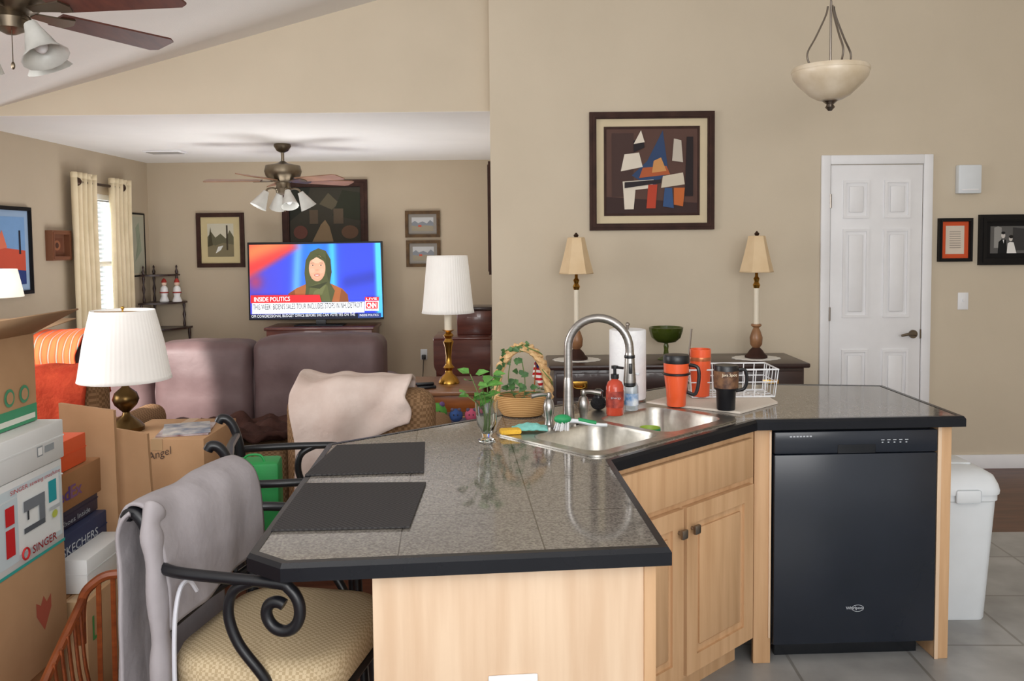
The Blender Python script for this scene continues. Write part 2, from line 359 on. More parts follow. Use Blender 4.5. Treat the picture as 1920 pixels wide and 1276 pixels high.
# ---------------------------------------------------------------- island
CT=.91
def z2(px,py): p=atZ(px,py,CT); return Vector((p.x,p.y))
A=z2(525,1059);Cq=z2(1260,1028);D=z2(1150,863);Eq=z2(1420,788);Fq=z2(1812,781);G=z2(1655,722);K=z2(1290,717);I=z2(612,832);B=z2(462,1038)
outl=[A,Cq,D,Eq,Fq,G,K,I,B]
def inset(P,d):
    o=[];n=len(P)
    for i in range(n):
        a,b,c=P[i-1],P[i],P[(i+1)%n]; e1=(b-a).normalized(); e2=(c-b).normalized()
        n1=Vector((-e1.y,e1.x)); n2=Vector((-e2.y,e2.x)); m=(n1+n2); m=m/(m.dot(n1)); o.append(b+m*d)
    return o
u=(Eq-D).normalized(); b_=Vector((-u.y,u.x)); ang=math.atan2(u.y,u.x)
MS=TR(D.x,D.y,0,ang)
def sk(x,y): q=MS@Vector((x,y,0)); return (q.x,q.y)
ins=inset(outl,.022)
ct=E('countertop','dark granite tile worktop with black edge covering the whole angled island','countertop',(.5,2.7,.865))
hole=[sk(*p) for p in rrect(-.005,.745,.06,.50,.04)]
MB().holed(ins,[hole],.876,CT).build('tile_surface',m_stone,ct,smooth=20)
mb=MB(); n=len(outl); o2=inset(outl,.006); i2=ins
V=[(p.x,p.y,.874) for p in outl]+[(p.x,p.y,.902) for p in outl]+[(p.x,p.y,.9115) for p in o2]+[(p.x,p.y,.9115) for p in i2]+[(p.x,p.y,.874) for p in i2]
Fc=[]
for k in range(5):
    for i in range(n):
        j=(i+1)%n; a=k*n; c=((k+1)%5)*n; Fc.append((a+i,a+j,c+j,c+i))
mb.add(V,Fc).build('edge_trim',m_black,ct,smooth=25)
e_=(Cq-A).normalized(); n_=Vector((-e_.y,e_.x))
PR=Cq-e_*.035+n_*.03; PL=PR-e_*.585; D2=D+Vector((-.03,.02)); E2=Eq+Vector((-.004,.034)); PLb=PL+(D2-PR)
HB=.872
pc=E('peninsula_cabinet','pale maple peninsula cabinet with plain end panel facing the camera','cabinet',(PR.x-.3,PR.y+.4,0))
MB().prism([PL,PR,D2,PLb],.0045,HB,cap=False).build('body',m_maple,pc,smooth=0)
MC=TR(PR.x,PR.y,0,math.atan2(e_.y,e_.x))
MB(MC).box(-.587,.002,-.008,.001,.0045,HB,.002).build('end_panel',m_maple,pc)
MB(MC).box(-.02,.006,-.013,-.006,.0045,HB,.002).build('corner_trim',m_maple2,pc)
MC2=TR(PR.x,PR.y,0,math.atan2((D2-PR).y,(D2-PR).x)); Lp=(D2-PR).length
for za,zb in ((.12,.36),(.38,.6),(.62,.82)):
    dr=MB(MC2).box(.05,Lp-.05,-.018,-.002,za,zb,.004).build('drawer',m_maple2,pc)
    MB(MC2).tube([(Lp/2,-.018,(za+zb)/2),(Lp/2,-.04,(za+zb)/2)],[.006,.014],10).build('knob',m_nickel,dr)
yo=(MC@Vector((-.29,-.012,0))).y
zo=atY(962,1264,yo).z; q=MC.inverted()@atY(962,1264,yo)
ou=E('wall_outlet','white outlet plate low on the maple end panel','outlet',MC@Vector((q.x,-.009,zo-.11)))
MB(MC).box(q.x-.052,q.x+.052,-.014,-.0085,zo-.11,zo,.003).build('plate',m_white,ou)
MB(MC).box(q.x-.017,q.x+.017,-.017,-.013,zo-.05,zo-.022,.004).box(q.x-.017,q.x+.017,-.017,-.013,zo-.088,zo-.06,.004).build('socket',m_plastic,ou)
sc_=E('sink_base_cabinet','maple corner sink cabinet with two raised panel doors beside the dishwasher','cabinet',(D2.x+.25,D2.y+.3,0))
MD=TR(D2.x,D2.y,0,math.atan2((E2-D2).y,(E2-D2).x)); Ld=(E2-D2).length
mb=MB(); mb.prism([D2+Vector((.001,.001)),E2,E2+Vector((0,.55)),PLb+Vector((0,.003))],.10,HB,cap=False); mb.build('body',m_maple2,sc_,smooth=0)
MB(MD).box(.02,Ld-.02,.06,.075,.0045,.10).build('toe_kick',m_maple2,sc_)
dr=MB(MD).box(.012,Ld-.03,-.02,-.001,.705,.848,.005).build('drawer',m_maple2,sc_)
for xa,xb,kx in ((.012,.372,.345),(.39,Ld-.03,.415)):
    do=MB(MD).ring(xb-xa,.565,.058,-.021,-.001,cx=(xa+xb)/2,cz=.4).build('door',m_maple2,sc_)
    MB(MD).box(xa+.055,xb-.055,-.012,-.002,.12+.055,.68-.055).box(xa+.075,xb-.075,-.019,-.01,.12+.08,.68-.08,.007).build('door_panel',m_maple2,do)
    MB(MD).tube([(kx,-.02,.61),(kx,-.038,.61)],.006,8).box(kx-.016,kx+.016,-.05,-.036,.594,.626,.006).build('knob',m_nickel,do)
ef=(Fq-Eq).normalized(); ME=TR(E2.x,E2.y,0,math.atan2(ef.y,ef.x))
def loc(px,py):
    inv=ME.inverted(); d=inv.to_3x3()@ray(px,py); o=inv@CAM; t=-o.y/d.y; return o+d*t
xdl=loc(1449,1000).x; xdr=loc(1752,1000).x; xpr=loc(1783,850).x
fp=E('filler_strip','narrow maple filler strip left of the black dishwasher','cabinet',ME@Vector((xdl/2,.03,0)))
MB(ME).box(.004,xdl-.006,0,.02,.0045,HB,.002).build('strip_board',m_maple2,fp)
MB(ME).box(xdl-.016,xdl-.008,-.004,.002,.1,HB-.01,.001).build('edge_bead',m_maple,fp)
ep=E('island_gable_board','maple board closing the island right of the dishwasher','cabinet',ME@Vector(((xdr+xpr)/2,.3,0)))
MB(ME).box(xdr+.006,xpr,-.004,.58,.0045,HB,.002).build('board',m_maple2,ep)
MB(ME).box(xdr+.004,xdr+.018,-.007,-.003,.0045,HB,.001).build('edge_bead',m_maple,ep)
dwo=E('dishwasher','black built-in dishwasher under the counter','dishwasher',ME@Vector(((xdl+xdr)/2,.3,0)))
MB(ME).box(xdl+.006,xdr-.006,.03,.56,.06,HB-.006).build('tub',m_dw2,dwo)
MB(ME).box(xdl,xdr,-.012,.03,.075,.778,.006).build('door',m_dw,dwo)
cp=MB(ME).box(xdl,xdr,-.013,.03,.780,.862,.006).build('control_panel',m_dw,dwo)
MB(ME).box(xdl+.03,xdr-.03,.06,.08,.0045,.075).build('kickplate',m_dw2,dwo)
xm=(xdl+xdr)/2
MB(ME).prism(rrect(xm-.07,xm+.07,-.0145,-.008,.003),.781,.812).build('handle_pocket',m_dw2,cp)
wht=paint((190,196,204))
RX=ME.to_3x3()@Vector((1,0,0))
text('badge_text','Whirlpool',ME@Vector((xm-.032,-.0128,.2)),RX,(0,0,1),.064,.014,wht,dwo,.01)
MB(ME).tube([(xm+.012+.022*Cc(t*.3),-.0127,.207+.012*S(t*.3)) for t in range(21)],.0008,4,closed=True).build('badge_ring',wht,dwo)
mb=MB(ME)
for k in range(5): mb.box(xdr-.21+k*.022,xdr-.198+k*.022,-.0136,-.0128,.826,.828).box(xdr-.208+k*.022,xdr-.202+k*.022,-.0136,-.0128,.816,.82)
mb.build('button_mark',wht,cp)
mb=MB(ME)
for k in range(7): mb.box(xdl+.055+k*.012,xdl+.063+k*.012,-.0136,-.0128,.842,.847)
mb.build('brand_plate',wht,cp)
for i,(pts,lab) in enumerate((([(572,909),(799,907),(768,991),(508,997)],'charcoal woven placemat nearest the camera on the counter'),([(632,837),(797,831),(795,887),(572,893)],'charcoal woven placemat farther back, nearer the ivy vase'))):
    P=[z2(*p) for p in pts]
    tag(MB().prism(P[::-1],CT+.002,CT+.006).build('placemat',m_mat,smooth=0),lab,'placemat','woven placemats')
# sink
ZS=CT+.006
sink=E('kitchen_sink','stainless steel double bowl drop-in sink','sink',MS@Vector((.37,.28,.72)))
b1=(.02,.352,.085,.385); b2=(.385,.72,.085,.41)
o=[sk(*p) for p in rrect(-.02,.76,.045,.52,.05)]
MB().holed(o,[[sk(*p) for p in rrect(*b1,.055)],[sk(*p) for p in rrect(*b2,.055)]],CT+.0006,ZS).build('rim',m_steel2,sink,smooth=30)
for bb in (b1,b2):
    mb=MB(MS); loops=[]
    for d_,z,r in ((0,ZS,.055),(.004,ZS-.01,.055),(.012,ZS-.14,.055),(.03,ZS-.17,.06),(.06,ZS-.176,.05)):
        loops.append([(p[0],p[1],z) for p in rrect(bb[0]+d_,bb[1]-d_,bb[2]+d_,bb[3]-d_,r)])
    n=len(loops[0]); V=[p for l in loops for p in l]; Fc=[(k*n+i,k*n+(i+1)%n,(k+1)*n+(i+1)%n,(k+1)*n+i) for k in range(4) for i in range(n)]+[tuple(range(4*n,5*n))]
    bo=mb.add(V,Fc).build('bowl',m_steel2,sink,smooth=60)
    cx,cy=(bb[0]+bb[1])/2,(bb[2]+bb[3])/2
    MB(MS).lathe([(.045,ZS-.1755),(.043,ZS-.172),(.03,ZS-.174),(.0,ZS-.174)],(cx,cy,0),20).build('drain',m_nickel,bo)
def on(px,py,z=ZS): return atZ(px,py,z)
fb=on(1066,797); fau=E('kitchen_faucet','brushed steel gooseneck faucet arching over the sink','faucet',fb)
MB().lathe([(.03,ZS),(.03,ZS+.008),(.022,ZS+.014),(.019,ZS+.05),(.0175,ZS+.12),(.0165,ZS+.16),(.014,ZS+.17)],(fb.x,fb.y,0),20).build('body',m_steel,fau)
dv=Vector((.97,-.25,0)).normalized(); R_=.106; zt=1.185
pts=[Vector((fb.x,fb.y,ZS+.15)),Vector((fb.x,fb.y,1.1))]+[Vector((fb.x,fb.y,zt))+dv*(R_-R_*Cc(t))+Vector((0,0,R_*S(t))) for t in [PI*k/18 for k in range(19)]]
pe=pts[-1]; pts.append(pe+Vector((0,0,-.015)))
MB().tube(pts,.0145,14).build('neck',m_steel,fau)
sh_=MB().lathe([(.0145,zt-.01),(.0165,zt-.02),(.018,zt-.06),(.0215,zt-.105),(.021,zt-.112),(.012,zt-.114)],(pe.x,pe.y,0),18).build('spray_head',m_steel,fau)
MB().lathe([(.0168,zt-.018),(.0182,zt-.02),(.0186,zt-.027),(.0172,zt-.029)],(pe.x,pe.y,0),18,cap=False).build('joint_ring',m_iron,sh_)
MB().lathe([(.0205,zt-.112),(.0205,zt-.122),(.016,zt-.126),(.002,zt-.126)],(pe.x,pe.y,0),18).build('spray_tip',m_iron,sh_)
MB().box(pe.x-.006,pe.x+.006,pe.y-.024,pe.y-.016,zt-.08,zt-.045,.003).build('spray_button',m_iron,sh_)
for (px,py,s) in ((1029,801,-1),(1094,795,1)):
    h=on(px,py)
    hd=MB().lathe([(.026,ZS),(.026,ZS+.006),(.016,ZS+.012),(.013,ZS+.03),(.018,ZS+.055),(.02,ZS+.075),(.014,ZS+.095),(.008,ZS+.1),(.011,ZS+.108),(.009,ZS+.12),(.003,ZS+.122)],(h.x,h.y,0),18).build('handle_body',m_steel,fau)
    MB().tube(cr([(h.x,h.y,ZS+.112),(h.x+s*.025,h.y-.01,ZS+.116),(h.x+s*.06,h.y-.02,ZS+.112)]),[.006,.0085],8).build('lever',m_steel,hd)
def bottle(name,lab,px,py,prof,m,z,cat='bottle'):
    p=atZ(px,py,z); t=E(name,lab,cat,(p.x,p.y,z)); MB().lathe([(r,z+h) for r,h in prof],(p.x,p.y,0),20).build('bottle',m,t); return t,p
t,p=bottle('soap_bottle','coral pump bottle of hand soap behind the sink',1153,777,[(.03,.0005),(.032,.006),(.032,.105),(.026,.122),(.013,.13),(.013,.136)],m_soap,ZS)
MB().lathe([(.0331,ZS+.03),(.0331,ZS+.09)],(p.x,p.y,0),20,cap=False).build('label',mat('soap_label',(120,36,30),.5,c2=(196,80,60),sc=30),t)
text('label_text','Energy',(p.x-.018,p.y-.0335,ZS+.062),(1,0,0),(0,0,1),.036,.009,wht,t)
MB().lathe([(.015,ZS+.134),(.015,ZS+.15),(.006,ZS+.152),(.006,ZS+.17),(.013,ZS+.171),(.013,ZS+.181),(.003,ZS+.183)],(p.x,p.y,0),16).tube([(p.x,p.y,ZS+.176),(p.x+.03,p.y-.015,ZS+.174)],.005,8).build('pump',m_iron,t)
p=on(1184,768); t=E('sanitizer_bottle','clear bottle with blue label and white pump behind the coral soap','bottle',(p.x,p.y,ZS))
MB().lathe([(.024,ZS+.0005),(.026,ZS+.005),(.026,ZS+.09),(.018,ZS+.105),(.01,ZS+.112)],(p.x,p.y,0),20).build('bottle',mat('clear_plastic',(226,236,240),.1,tr=.6),t)
MB().lathe([(.0268,ZS+.02),(.0268,ZS+.065)],(p.x,p.y,0),20,cap=False).build('label',mat('blue_label',(60,130,190),.5,c2=(230,236,240),sc=25),t)
MB().lathe([(.011,ZS+.11),(.011,ZS+.122),(.005,ZS+.124),(.005,ZS+.14)],(p.x,p.y,0),12).tube([(p.x,p.y,ZS+.138),(p.x+.028,p.y-.01,ZS+.137)],.0045,8).build('pump',m_plastic,t)
p=on(1122,768); t=E('pot_scrubber','black round pot scrubber behind the faucet handle','scrubber',(p.x,p.y,ZS))
MB().ball((p.x,p.y,ZS+.026),(.03,.03,.026),16).build('scouring_pad',mat('black_mesh',(20,20,24),.8,bump=1,bs=200),t)
MB().lathe([(.018,ZS+.048),(.015,ZS+.06),(.02,ZS+.072),(.01,ZS+.08)],(p.x,p.y,0),14).build('grip',m_iron,t)
p=on(957,813); tag(MB(TR(p.x,p.y,ZS,.2)).box(-.035,.035,-.02,.02,.0005,.018,.006).build('sponge',m_yel),'small yellow sponge on the sink rim','sponge')
p=on(993,808); mb=MB()
mb.grid(lambda a,b:(p.x+(a-.5)*.12,p.y+(b-.5)*.06,ZS+.008+.016*max(0,S(a*PI)*S(b*PI))+.008*abs(nz(a*5,b*5,2))),24,16)
tag(mb.build('dish_cloth',m_teal,solid=.006),'crumpled teal dish cloth between sponge and brush','cloth')
p=on(1055,806); t=E('dish_brush','green and white dish brush lying on the sink','brush',(p.x,p.y,ZS))
q=on(1138,803); dd=(q-p)
MB().tube(cr([p+Vector((0,0,.03)),p+dd*.3+Vector((0,0,.03)),p+dd*.7+Vector((0,0,.016)),q+Vector((0,0,.012))]),[.008,.006],10).build('handle',m_plastic,t)
MB().tube([p+dd*.35+Vector((0,0,.034)),p+dd*.75+Vector((0,0,.02))],.0075,10).build('grip',m_green,t)
MB().ball((p.x,p.y,ZS+.038),(.03,.02,.016),16).build('head',m_green,t)
mb=MB(TR(p.x,p.y,ZS))
for k in range(60):
    a=random.random()*6.28; r=.024*random.random()**.5; x,y=r*Cc(a),.7*r*S(a); mb.tube([(x,y,.03),(x*1.25-.006,y*1.3-.006,.0015)],.0014,4)
mb.build('bristles',m_white,t)
p=MS@Vector((.44,.2,ZS-.1755)); mb=MB()
mb.ball((p.x,p.y,p.z+.075),(.065,.05,.073),18); tag(mb.build('produce_bag',mat('mesh_bag',(178,170,150),.9,c2=(120,112,96),sc=60,bump=.8,bs=120)),'beige mesh bag standing in the right sink bowl','bag')
p=MS@Vector((.56,.3,ZS-.1755)); t=E('green_cup','small green cup inside the right sink bowl','cup',p)
MB().lathe([(.028,.001),(.036,.13),(.038,.135),(.034,.13),(.026,.008)],p,20).build('cup_body',mat('lime_plastic',(150,180,60),.4),t)
MB().lathe([(.0375,.12),(.0385,.124),(.0385,.13),(.0375,.134)],p,20,cap=False).build('lip',m_green,t)
# ivy vase
p=atZ(913,826,CT); t=E('ivy_vase','clear glass tumbler holding leafy ivy cuttings','vase',(p.x,p.y,CT))
MB().lathe([(.026,CT+.0005),(.028,CT+.004),(.014,CT+.012),(.016,CT+.02),(.032,CT+.06),(.036,CT+.1),(.037,CT+.13),(.035,CT+.13),(.034,CT+.1),(.03,CT+.06),(.01,CT+.026)],(p.x,p.y,0),24).build('glass',m_glass,t)
mb=MB(); ml=MB()
for k in range(9):
    a=k*2.4; r=.015+.05*random.random(); h=.13+.085*random.random(); tip=Vector((p.x-.015+r*Cc(a)*1.2,p.y+r*S(a),CT+h))
    mb.tube(cr([(p.x+.01*Cc(a),p.y+.01*S(a),CT+.03),(p.x+.012*Cc(a),p.y+.012*S(a),CT+.1),tip]),.0018,5)
    for j in range(3):
        pp=tip+Vector((random.uniform(-.02,.02),random.uniform(-.02,.02),random.uniform(-.03,.015))); ml.leaf(pp,(Cc(a+j*2)*.8,S(a+j*2)*.8-.2,random.uniform(-.5,.4)),(0,-.6,1),random.uniform(.035,.055))
mb.build('stem',m_stem,t); ml.build('leaves',m_leaf,t,smooth=0)
# wicker basket
p=atZ(980,780,CT); p.y+=.02; t=E('wicker_basket','wicker basket with tall arched handle wound with ivy','basket',(p.x,p.y,CT))
MB().lathe([(.055,.001),(.075,.004),(.092,.03),(.1,.06),(.104,.075),(.098,.078),(.09,.06),(.07,.012),(.0,.01)],(p.x,p.y,CT),32,sx=1.0,sy=.8,ripple=.012,rn=16).build('body',m_wicker,t)
hp=[(p.x-.1*Cc(a),p.y,CT+.07+.186*S(a)) for a in [PI*k/30 for k in range(31)]]
mb=MB()
for ph in (0,2.1,4.2): mb.tube([(x+.009*Cc(i*1.1+ph),y+.012*S(i*1.1+ph),z+.009*S(i*1.1+ph)) for i,(x,y,z) in enumerate(hp)],.0105,7)
mb.build('handle',m_wick2,t)
mb=MB(); ml=MB()
vine=[Vector((x+.014*Cc(i*.9),y+.018*S(i*.9)-.006,z+.008)) for i,(x,y,z) in enumerate(hp)]
mb.tube(vine,.0022,5)
for i,vv in enumerate(vine):
    if i<16:
        for j in range(2):
            ml.leaf(vv,(random.uniform(-1,1),random.uniform(-1,.2),random.uniform(-1,.4)),(0,-1,.4),random.uniform(.022,.036))
for k in range(26):
    a=random.random()*6.28; r=.07*random.random()**.5; ml.leaf((p.x+r*Cc(a),p.y+.8*r*S(a),CT+.065+random.random()*.03),(Cc(a),S(a),random.uniform(-.2,.4)),(0,0,1),random.uniform(.028,.042))
for k in range(16):
    q=Vector((p.x+random.uniform(-.07,.03),p.y-.01,CT+.1+.12*random.random())); ml.leaf(q,(random.uniform(-1,1),-.4,random.uniform(-.8,.4)),(0,-1,.3),random.uniform(.024,.038))
mb.tube(cr([(p.x,p.y,CT+.02),(p.x-.05,p.y,CT+.12),(p.x-.04,p.y,CT+.22)]),.002,5).tube(cr([(p.x,p.y,CT+.02),(p.x+.01,p.y,CT+.12),(p.x+.0,p.y,CT+.2)]),.002,5)
mb.build('vine',m_stem,t); ml.build('ivy_leaves',m_leaf2,t,smooth=0)
fl=E('small_flag','small striped flag on a stick tucked in the wicker basket','flag',(p.x+.05,p.y+.02,CT+.03))
MB().tube([(p.x+.04,p.y+.03,CT+.03),(p.x+.055,p.y+.035,CT+.225)],.0025,6).build('stick',m_oak,fl)
MB().grid(lambda a,b:(p.x+.052+a*.036-.014*(1-b),p.y+.035+.006*S(a*7),CT+.14+b*.08-a*.05),12,8).build('flag_cloth',m_flag,fl,solid=.001)
MB().grid(lambda a,b:(p.x+.05+a*.018,p.y+.031+.006*S(a*3),CT+.18+b*.036-a*.022),8,6).build('canton',paint((40,50,110)),fl,solid=.001)
# paper towels
p=atZ(1177,752,CT); t=E('paper_towel_roll','white paper towel roll on a stand behind the sink','paper towels',(p.x,p.y,CT))
MB().lathe([(.07,.0005),(.072,.006),(.068,.012),(.01,.013)],(p.x,p.y,CT),28).tube([(p.x,p.y,CT+.01),(p.x,p.y,CT+.31)],.006,8).ball((p.x,p.y,CT+.31),.009).build('stand',m_nickel,t)
MB().lathe([(.022,.014),(.071,.014),(.073,.018),(.073,.286),(.071,.29),(.022,.29)],(p.x,p.y,CT),36).build('roll',m_paper,t)
P=[z2(*q) for q in ((1212,757),(1388,776),(1458,757),(1430,741),(1285,738))]
tag(MB().prism(P[::-1],CT+.001,CT+.009).build('drying_mat',m_beige,smooth=0),'pale dish drying mat under the mugs','mat')
ZM=CT+.0095
def mugpos(px,py): return atZ(px,py,ZM)
p=mugpos(1268,760)
t=E('handled_tumbler','orange tumbler with black lid and black side handle','tumbler',(p.x,p.y,ZM))
MB().lathe([(.034,.0),(.036,.003),(.039,.06),(.047,.12),(.049,.168),(.046,.168),(.03,.01)],(p.x,p.y,ZM),28).build('cup',m_orange,t)
MB().lathe([(.0495,.166),(.0505,.172),(.0505,.19),(.047,.197),(.01,.199)],(p.x,p.y,ZM),28).build('lid',m_iron,t)
MB().tube([(p.x+.0495*Cc(a),p.y+.0495*S(a),ZM+.125) for a in [2*PI*k/28 for k in range(28)]],.005,6,closed=True).tube(cr([(p.x+.046,p.y-.02,ZM+.16),(p.x+.075,p.y-.035,ZM+.15),(p.x+.078,p.y-.036,ZM+.1),(p.x+.066,p.y-.03,ZM+.05),(p.x+.038,p.y-.02,ZM+.055)]),.007,8).build('handle',m_iron,t)
p=mugpos(1313,744)
t=E('tall_tumbler','plain orange tumbler standing inside the white wire rack','tumbler',(p.x,p.y,ZM+.006))
MB().lathe([(.032,.004),(.036,.008),(.041,.1),(.042,.196),(.039,.196),(.03,.02)],(p.x,p.y,ZM),28).build('cup',m_orange,t)
MB().lathe([(.0425,.15),(.043,.155),(.043,.16),(.0425,.165)],(p.x,p.y,ZM),28,cap=False).build('band',mat('copper_band',(200,120,80),.3,.6),t)
pT=p
p=mugpos(1361,767)
t=E('travel_mug','black travel mug with brown picture band and coffee lettering','mug',(p.x,p.y,ZM))
MB().lathe([(.032,.0),(.034,.003),(.036,.07),(.044,.08),(.0455,.162),(.043,.168),(.02,.166)],(p.x,p.y,ZM),28).build('cup',m_iron,t)
MB().lathe([(.0452,.084),(.0466,.148)],(p.x,p.y,ZM),28,cap=False).build('picture_band',mat('coffee_band',(72,46,36),.5,c2=(128,92,64),sc=45),t)
MB().tube(cr([(p.x+.044,p.y,ZM+.15),(p.x+.070,p.y-.005,ZM+.147),(p.x+.076,p.y-.006,ZM+.11),(p.x+.066,p.y-.004,ZM+.078),(p.x+.036,p.y,ZM+.07)]),.0065,8).build('handle',m_iron,t)
text('mug_lettering','Java Spot',(p.x-.028,p.y-.0485,ZM+.128),(1,0,0),(0,0,1),.056,.014,paint((240,226,200)),t,.01)
x0=atY(1291,700,3.47).x; x1=atY(1443,700,3.47).x; y0,y1=3.40,3.57; zb=ZM+.004; zt2=ZM+.115
t=E('wire_dish_rack','white coated wire dish rack','dish rack',((x0+x1)/2,3.48,ZM))
def rect(z,o): return [(x0-o,y0-o*.7,z),(x1+o,y0-o*.7,z),(x1+o,y1+o*.7,z),(x0-o,y1+o*.7,z)]
mb=MB(); 
for z,o in ((zb,0),(zt2,.012),(zb+.06,.006)):
    R4=rect(z,o)
    for i in range(4): mb.tube([R4[i],R4[(i+1)%4]],.0034 if z>zt2-.01 else .0024,6)
mb.build('rim_wire',m_wwire,t); mb=MB()
for k in range(9):
    f=k/8; xx=x0+(x1-x0)*f; xo=(f-.5)*.024
    mb.tube([(xx+xo,y0-.0084,zt2),(xx,y0,zb),(xx,y1,zb),(xx+xo,y1+.0084,zt2)],.0022,5)
for k in range(4):
    yy=y0+(y1-y0)*(k+.5)/4; mb.tube([(x0-.012,yy,zt2),(x0,yy,zb),(x1,yy,zb),(x1+.012,yy,zt2)],.0022,5)
mb.build('upright_wire',m_wwire,t)
t=E('spoon','metal spoon standing behind the orange tumblers','spoon',(pT.x-.045,pT.y+.05,ZM))
MB().tube([(pT.x-.06,pT.y+.02,ZM+.003),(pT.x-.02,pT.y+.075,ZM+.27)],[.003,.004],6).build('handle',m_nickel,t)
MB().ball((0,0,0),(.016,.004,.026),12,M=TR(pT.x-.064,pT.y+.012,ZM+.027)).build('spoon_bowl',m_nickel,t)
# ---------------------------------------------------------------- bar stools
CX,CY,CA=-.565,2.04,math.radians(-11)
MCh=TR(CX,CY,0,CA)
st=E('bar_stool','black iron bar stool nearest the camera, grey jacket on its back','bar stool',(CX,CY,0),'iron bar stools at the island')
def cseat(z0,z1,name,m):
    b=MB(MCh); P=rrect(-.2,.21,-.225,.225,.11,7); c=Vector((.007,0))
    def sc(f): return [((p[0]-c.x)*f+c.x,p[1]*f) for p in P]
    L=[(sc(.96),z0),(sc(1),z0+.012),(sc(1),z1-.03),(sc(.95),z1-.008),(sc(.8),z1),(sc(.4),z1+.006),(sc(.02),z1+.007)]
    n=len(P); V=[(q[0],q[1],z) for l,z in L for q in l]; Fc=[(k*n+i,k*n+(i+1)%n,(k+1)*n+(i+1)%n,(k+1)*n+i) for k in range(len(L)-1) for i in range(n)]+[tuple(range(n))[::-1],tuple(range((len(L)-1)*n,len(L)*n))]
    return b.add(V,Fc).build(name,m,st,smooth=60)
cseat(.55,.635,'seat',m_seat)
mb=MB(MCh); mb.tube([(p[0],p[1],.54) for p in rrect(-.19,.2,-.215,.215,.1,6)],.013,8,closed=True); mb.build('seat_frame',m_iron,st)
PB=.208; AZ=.834
for s in (-1,1):
    MB(MCh).tube(cr([(-.18,s*.19,.53),(-.195,s*PB,.66),(-.2,s*PB,.82),(-.218,s*PB,.91),(-.24,s*PB,.948),(-.262,s*PB,.955),(-.272,s*PB,.942)]),.0155,10).build('back_post',m_iron,st)
    sp=[(.11+.052*(1-.07*k/2)*Cc(PI/2-k*.42),s*.238,AZ-.067+.062*(1-.045*k)*S(PI/2-k*.42)) for k in range(17)]
    MB(MCh).tube(cr([(-.205,s*PB,AZ+.008),(-.14,s*.236,AZ+.003),(-.02,s*.242,AZ)]+sp,4),.0128,10).build('arm',m_iron,st)
    MB(MCh).tube(cr([(.06,s*.24,AZ),(.005,s*.24,AZ-.027),(-.01,s*.24,.755),(.01,s*.238,.69),(.06,s*.23,.62),(.1,s*.21,.54)]),.0118,10).build('arm_support',m_iron,st)
    for q in (-1,1):
        MB(MCh).tube(cr([(q*.16,s*.17,.53),(q*.17,s*.18,.3),(q*.18,s*.2,.1),(q*.19,s*.215,.014)]),[.015,.013],10).build('leg',m_iron,st)
MB(MCh).tube([(-.213,-PB,.895),(-.222,0,.902),(-.213,PB,.895)],.013,8).build('top_rail',m_iron,st)
MB(MCh).tube([(-.195,-PB,.68),(-.205,0,.68),(-.195,PB,.68)],.01,8).build('lower_rail',m_iron,st)
for k in range(5):
    y=-.14+.07*k; MB(MCh).tube(cr([(-.204,y,.68),(-.213,y,.8),(-.221,y,.90)]),.007,6).build('spindle',m_iron,st)
MB(MCh).tube([(.19*Cc(a),.19*S(a),.24) for a in [2*PI*k/32 for k in range(32)]],.01,8,closed=True).build('foot_ring',m_iron,st)
r=st.copy(); COL.objects.link(r); r.location=(-.70,2.78,0); r.rotation_euler=(0,0,.45)
r['label']='black iron bar stool farther back with green striped bag on its seat'
for ch in list(st.children):
    c=ch.copy(); COL.objects.link(c); c.parent=r
    for g in ch.children: g2=g.copy(); COL.objects.link(g2); g2.parent=c
SW=MCh@Matrix(((0,1,0,0),(1,0,0,0),(0,0,1,0),(0,0,0,1)))
jk=E('grey_jacket','grey fleece jacket draped over the nearest bar stool back','jacket',MCh@Vector((-.24,0,.5)))
mb=MB(); drape(mb,[(-.162,.72),(-.163,.80),(-.174,.89),(-.195,.95),(-.23,.978),(-.268,.965),(-.286,.88),(-.287,.65),(-.287,.5)],-.222,.222,.016,5,3,48,52,M=SW,edge=.008,skew=.05)
mb.build('jacket_body',m_jacket,jk,solid=.007,smooth=80)
pth=cr([(-.21,-.19,.962),(-.205,-.217,.93),(-.19,-.23,.86),(-.18,-.233,.72),(-.18,-.23,.58),(-.185,-.228,.42)],6)
b=MB(MCh); b.tube(pth,[.034+.004*S(i*.9)+.003*(i>20) for i in range(len(pth))],16,flat=.6); b.build('sleeve',m_jacket,jk,smooth=80)
mb=MB(SW); drape(mb,[(-.28,.46),(-.28,.6),(-.28,.8),(-.275,.91),(-.25,.962)],-.235,-.1,.01,7,8,20,40,edge=.008)
mb.build('back_tail',m_jacket,jk,solid=.007,smooth=80)
b=MB(MCh); b.tube(cr([(-.14,-.15,.76),(-.14,-.18,.795),(-.14,-.215,.79),(-.14,-.238,.73),(-.14,-.246,.62),(-.142,-.24,.5)]),.005,6); b.build('piping',mat('piping_pale',(206,206,214),.8),jk)
MQ=TR(-.835,2.70,.643,.15)
t=E('striped_bag','green and red striped gift bag on the far bar stool','bag',MQ@Vector((0,0,0)))
MB(MQ).box(-.075,.085,-.05,.06,.0015,.22,.012).build('bag_body',m_giftgreen,t)
MB(MQ).box(-.078,.01,-.056,-.0505,.004,.215,.002).build('striped_panel',m_stripe,t)
MB(MQ).tube(cr([(-.03,-.02,.215),(-.015,-.02,.24),(.025,-.02,.24),(.04,-.02,.215)]),.004,6).build('handle',m_giftgreen,t)
